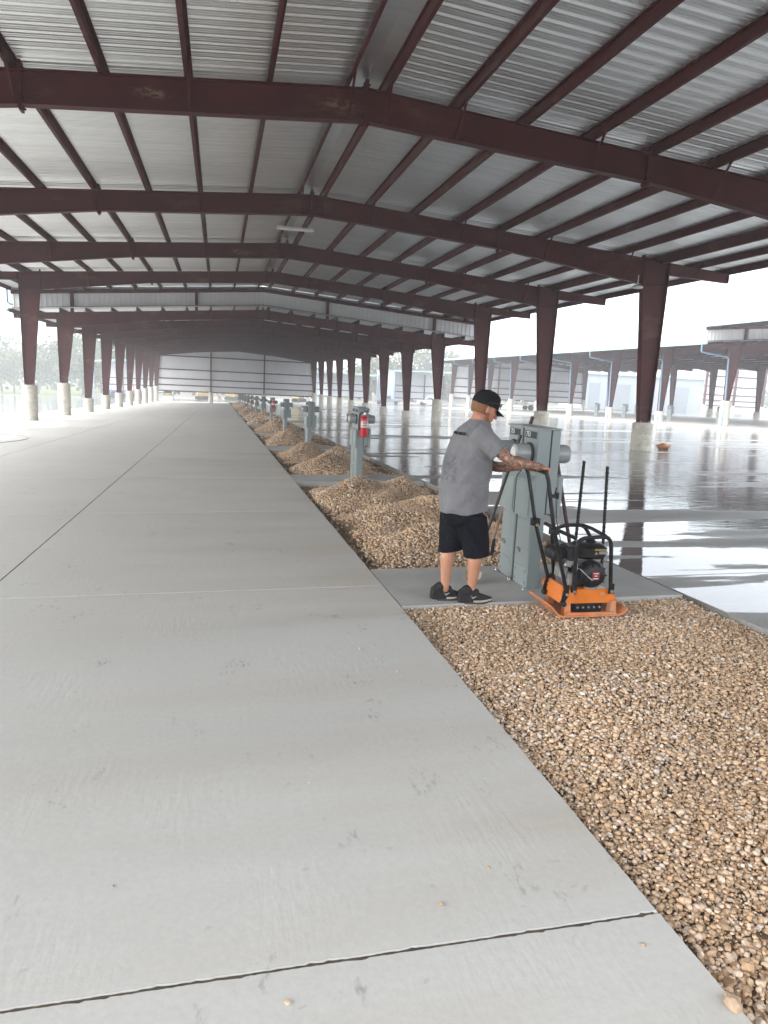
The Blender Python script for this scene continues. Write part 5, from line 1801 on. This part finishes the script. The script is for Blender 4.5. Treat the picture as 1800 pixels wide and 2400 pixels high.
# ------------------------------------------------------------------ trees
def crown_mesh(seed, mat, nclump=26, per=70, leaf=.28):
    r = np.random.default_rng(seed)
    V = []
    for k in range(nclump):
        u = r.random()
        z = .28 + .72 * u
        rad = .42 * math.sin(PI * min(1, (z - .18) / .86)) ** .6
        a_ = r.uniform(0, 2 * PI)
        q = rad * math.sqrt(r.random())
        c0 = np.array([q * math.cos(a_), q * math.sin(a_), z])
        s_k = r.uniform(.07, .15)
        m_ = int(per * r.uniform(.6, 1.3))
        p = c0 + r.normal(size=(m_, 3)) * np.array([s_k, s_k, s_k * .65])
        V.append(p)
    P = np.concatenate(V)
    n = len(P)
    s_k = leaf / 10.0 * r.uniform(.6, 1.5, n)
    a_ = r.normal(size=(n, 3)); a_ /= np.linalg.norm(a_, axis=1)[:, None]
    b_k = np.cross(a_, r.normal(size=(n, 3))); b_k /= np.linalg.norm(b_k, axis=1)[:, None]
    a_ *= s_k[:, None]; b_k *= s_k[:, None] * .6
    vs = np.stack([P - a_, P - b_k, P + a_, P + b_k], 1).reshape(-1, 3)
    mb = MB()
    mb.v = vs.tolist()
    mb.f = [(4 * i, 4 * i + 1, 4 * i + 2, 4 * i + 3) for i in range(n)]
    return mb.mesh('crown', mat, fix=False)
def trunk_mesh(seed):
    r = random.Random(seed)
    mb = MB()
    mb.tube([(0, 0, -.02), (.008, 0, .2), (-.006, .01, .45), (.01, -.005, .75)], [.022, .016, .011, .004], 8)
    for k in range(6):
        a_ = r.uniform(0, 6.28)
        z = r.uniform(.25, .55)
        L = r.uniform(.15, .3)
        mb.tube([(0, 0, z), (L * .5 * math.cos(a_), L * .5 * math.sin(a_), z + .09), (L * math.cos(a_), L * math.sin(a_), z + .2)], [.007, .005, .002], 5)
    return mb.mesh('trunk', 'bark')
CR = [crown_mesh(5, 'leaf'), crown_mesh(6, 'leaf2'), crown_mesh(7, 'leaf', 30, 60), crown_mesh(8, 'leaf2', 22, 80)]
TR = [trunk_mesh(1), trunk_mesh(2)]
rt_ = random.Random(11)
def tree(x, y, h, w, label, k):
    t = thing('tree', label, 'tree', (x, y, gz(x, y)), rt_.uniform(0, 6.28), 'hazy trees beyond the lot')
    put(TR[k % 2], 'trunk', t, scale=(h, h, h))
    put(CR[k % 4], 'crown', t, scale=(h * w, h * w, h))
ords = ['first', 'second', 'third', 'fourth', 'fifth', 'sixth', 'seventh', 'eighth', 'ninth', 'tenth', 'eleventh', 'twelfth']
lx = [-72, -66, -60, -54.5, -49.5, -45, -40, -35.5, -31, -27, -22.5, -18]
for k, x in enumerate(lx):
    tree(x, 176 + 9 * rt_.random(), rt_.uniform(9.5, 12.5) + (1.5 if k in (8, 9) else 0), rt_.uniform(.9, 1.25), 'hazy tree in the left treeline beyond the lot, %s from the left' % ords[k], k)
for k, (x, y, h) in enumerate(((40, 192, 11.5), (45, 196, 12.5), (51, 190, 13.5), (57, 192, 14.5), (63, 195, 13), (97, 190, 12), (106, 188, 12.5), (115, 192, 13))):
    tree(x, y, h, 1.15, 'hazy tree above the right hand sheds, %s from the left' % ords[k], k + 1)
# the wood behind reads as one mass
r = np.random.default_rng(99)
cl = []
for k in range(620):
    x = r.uniform(-300, 340)
    y = r.uniform(196, 255)
    h = r.uniform(8, 13.0) if x < 20 else r.uniform(6, 10)
    n = 60
    p = np.array([x, y, 0]) + r.normal(size=(n, 3)) * np.array([2.6, 2.0, 0])
    p[:, 2] = gz(x, y) + h * r.beta(1.5, 1.2, n)
    cl.append(p)
P = np.concatenate(cl)
n = len(P)
a_ = r.normal(size=(n, 3)); a_ /= np.linalg.norm(a_, axis=1)[:, None]
b_k = np.cross(a_, r.normal(size=(n, 3))); b_k /= np.linalg.norm(b_k, axis=1)[:, None]
s_k = r.uniform(.5, 1.3, n)[:, None]
mb = MB()
mb.v = np.stack([P - a_ * s_k, P - b_k * s_k * .6, P + a_ * s_k, P + b_k * s_k * .6], 1).reshape(-1, 3).tolist()
mb.f = [(4 * i, 4 * i + 1, 4 * i + 2, 4 * i + 3) for i in range(n)]
tag(put(mb.mesh('woodland', 'leaf', fix=False), 'woodland'), 'far hazy wood closing the view beyond the lot', kind='stuff')

# ------------------------------------------------------------------ rain haze
hz = MB().b2(-720, 920, -110, 1620, -22, 24)
hm = bpy.data.materials.new('rain_haze')
hm.use_nodes = True
hn, hl = hm.node_tree.nodes, hm.node_tree.links
hn.clear()
ho = hn.new('ShaderNodeOutputMaterial')
hv = hn.new('ShaderNodeVolumePrincipled')
hv.inputs['Color'].default_value = (0.93, 0.96, 1.0, 1)
hv.inputs['Density'].default_value = 0.0021
hv.inputs['Anisotropy'].default_value = 0.2
hl.new(hv.outputs['Volume'], ho.inputs['Volume'])
tag(hz.build('haze', hm), 'pale rain haze filling the air', kind='stuff')
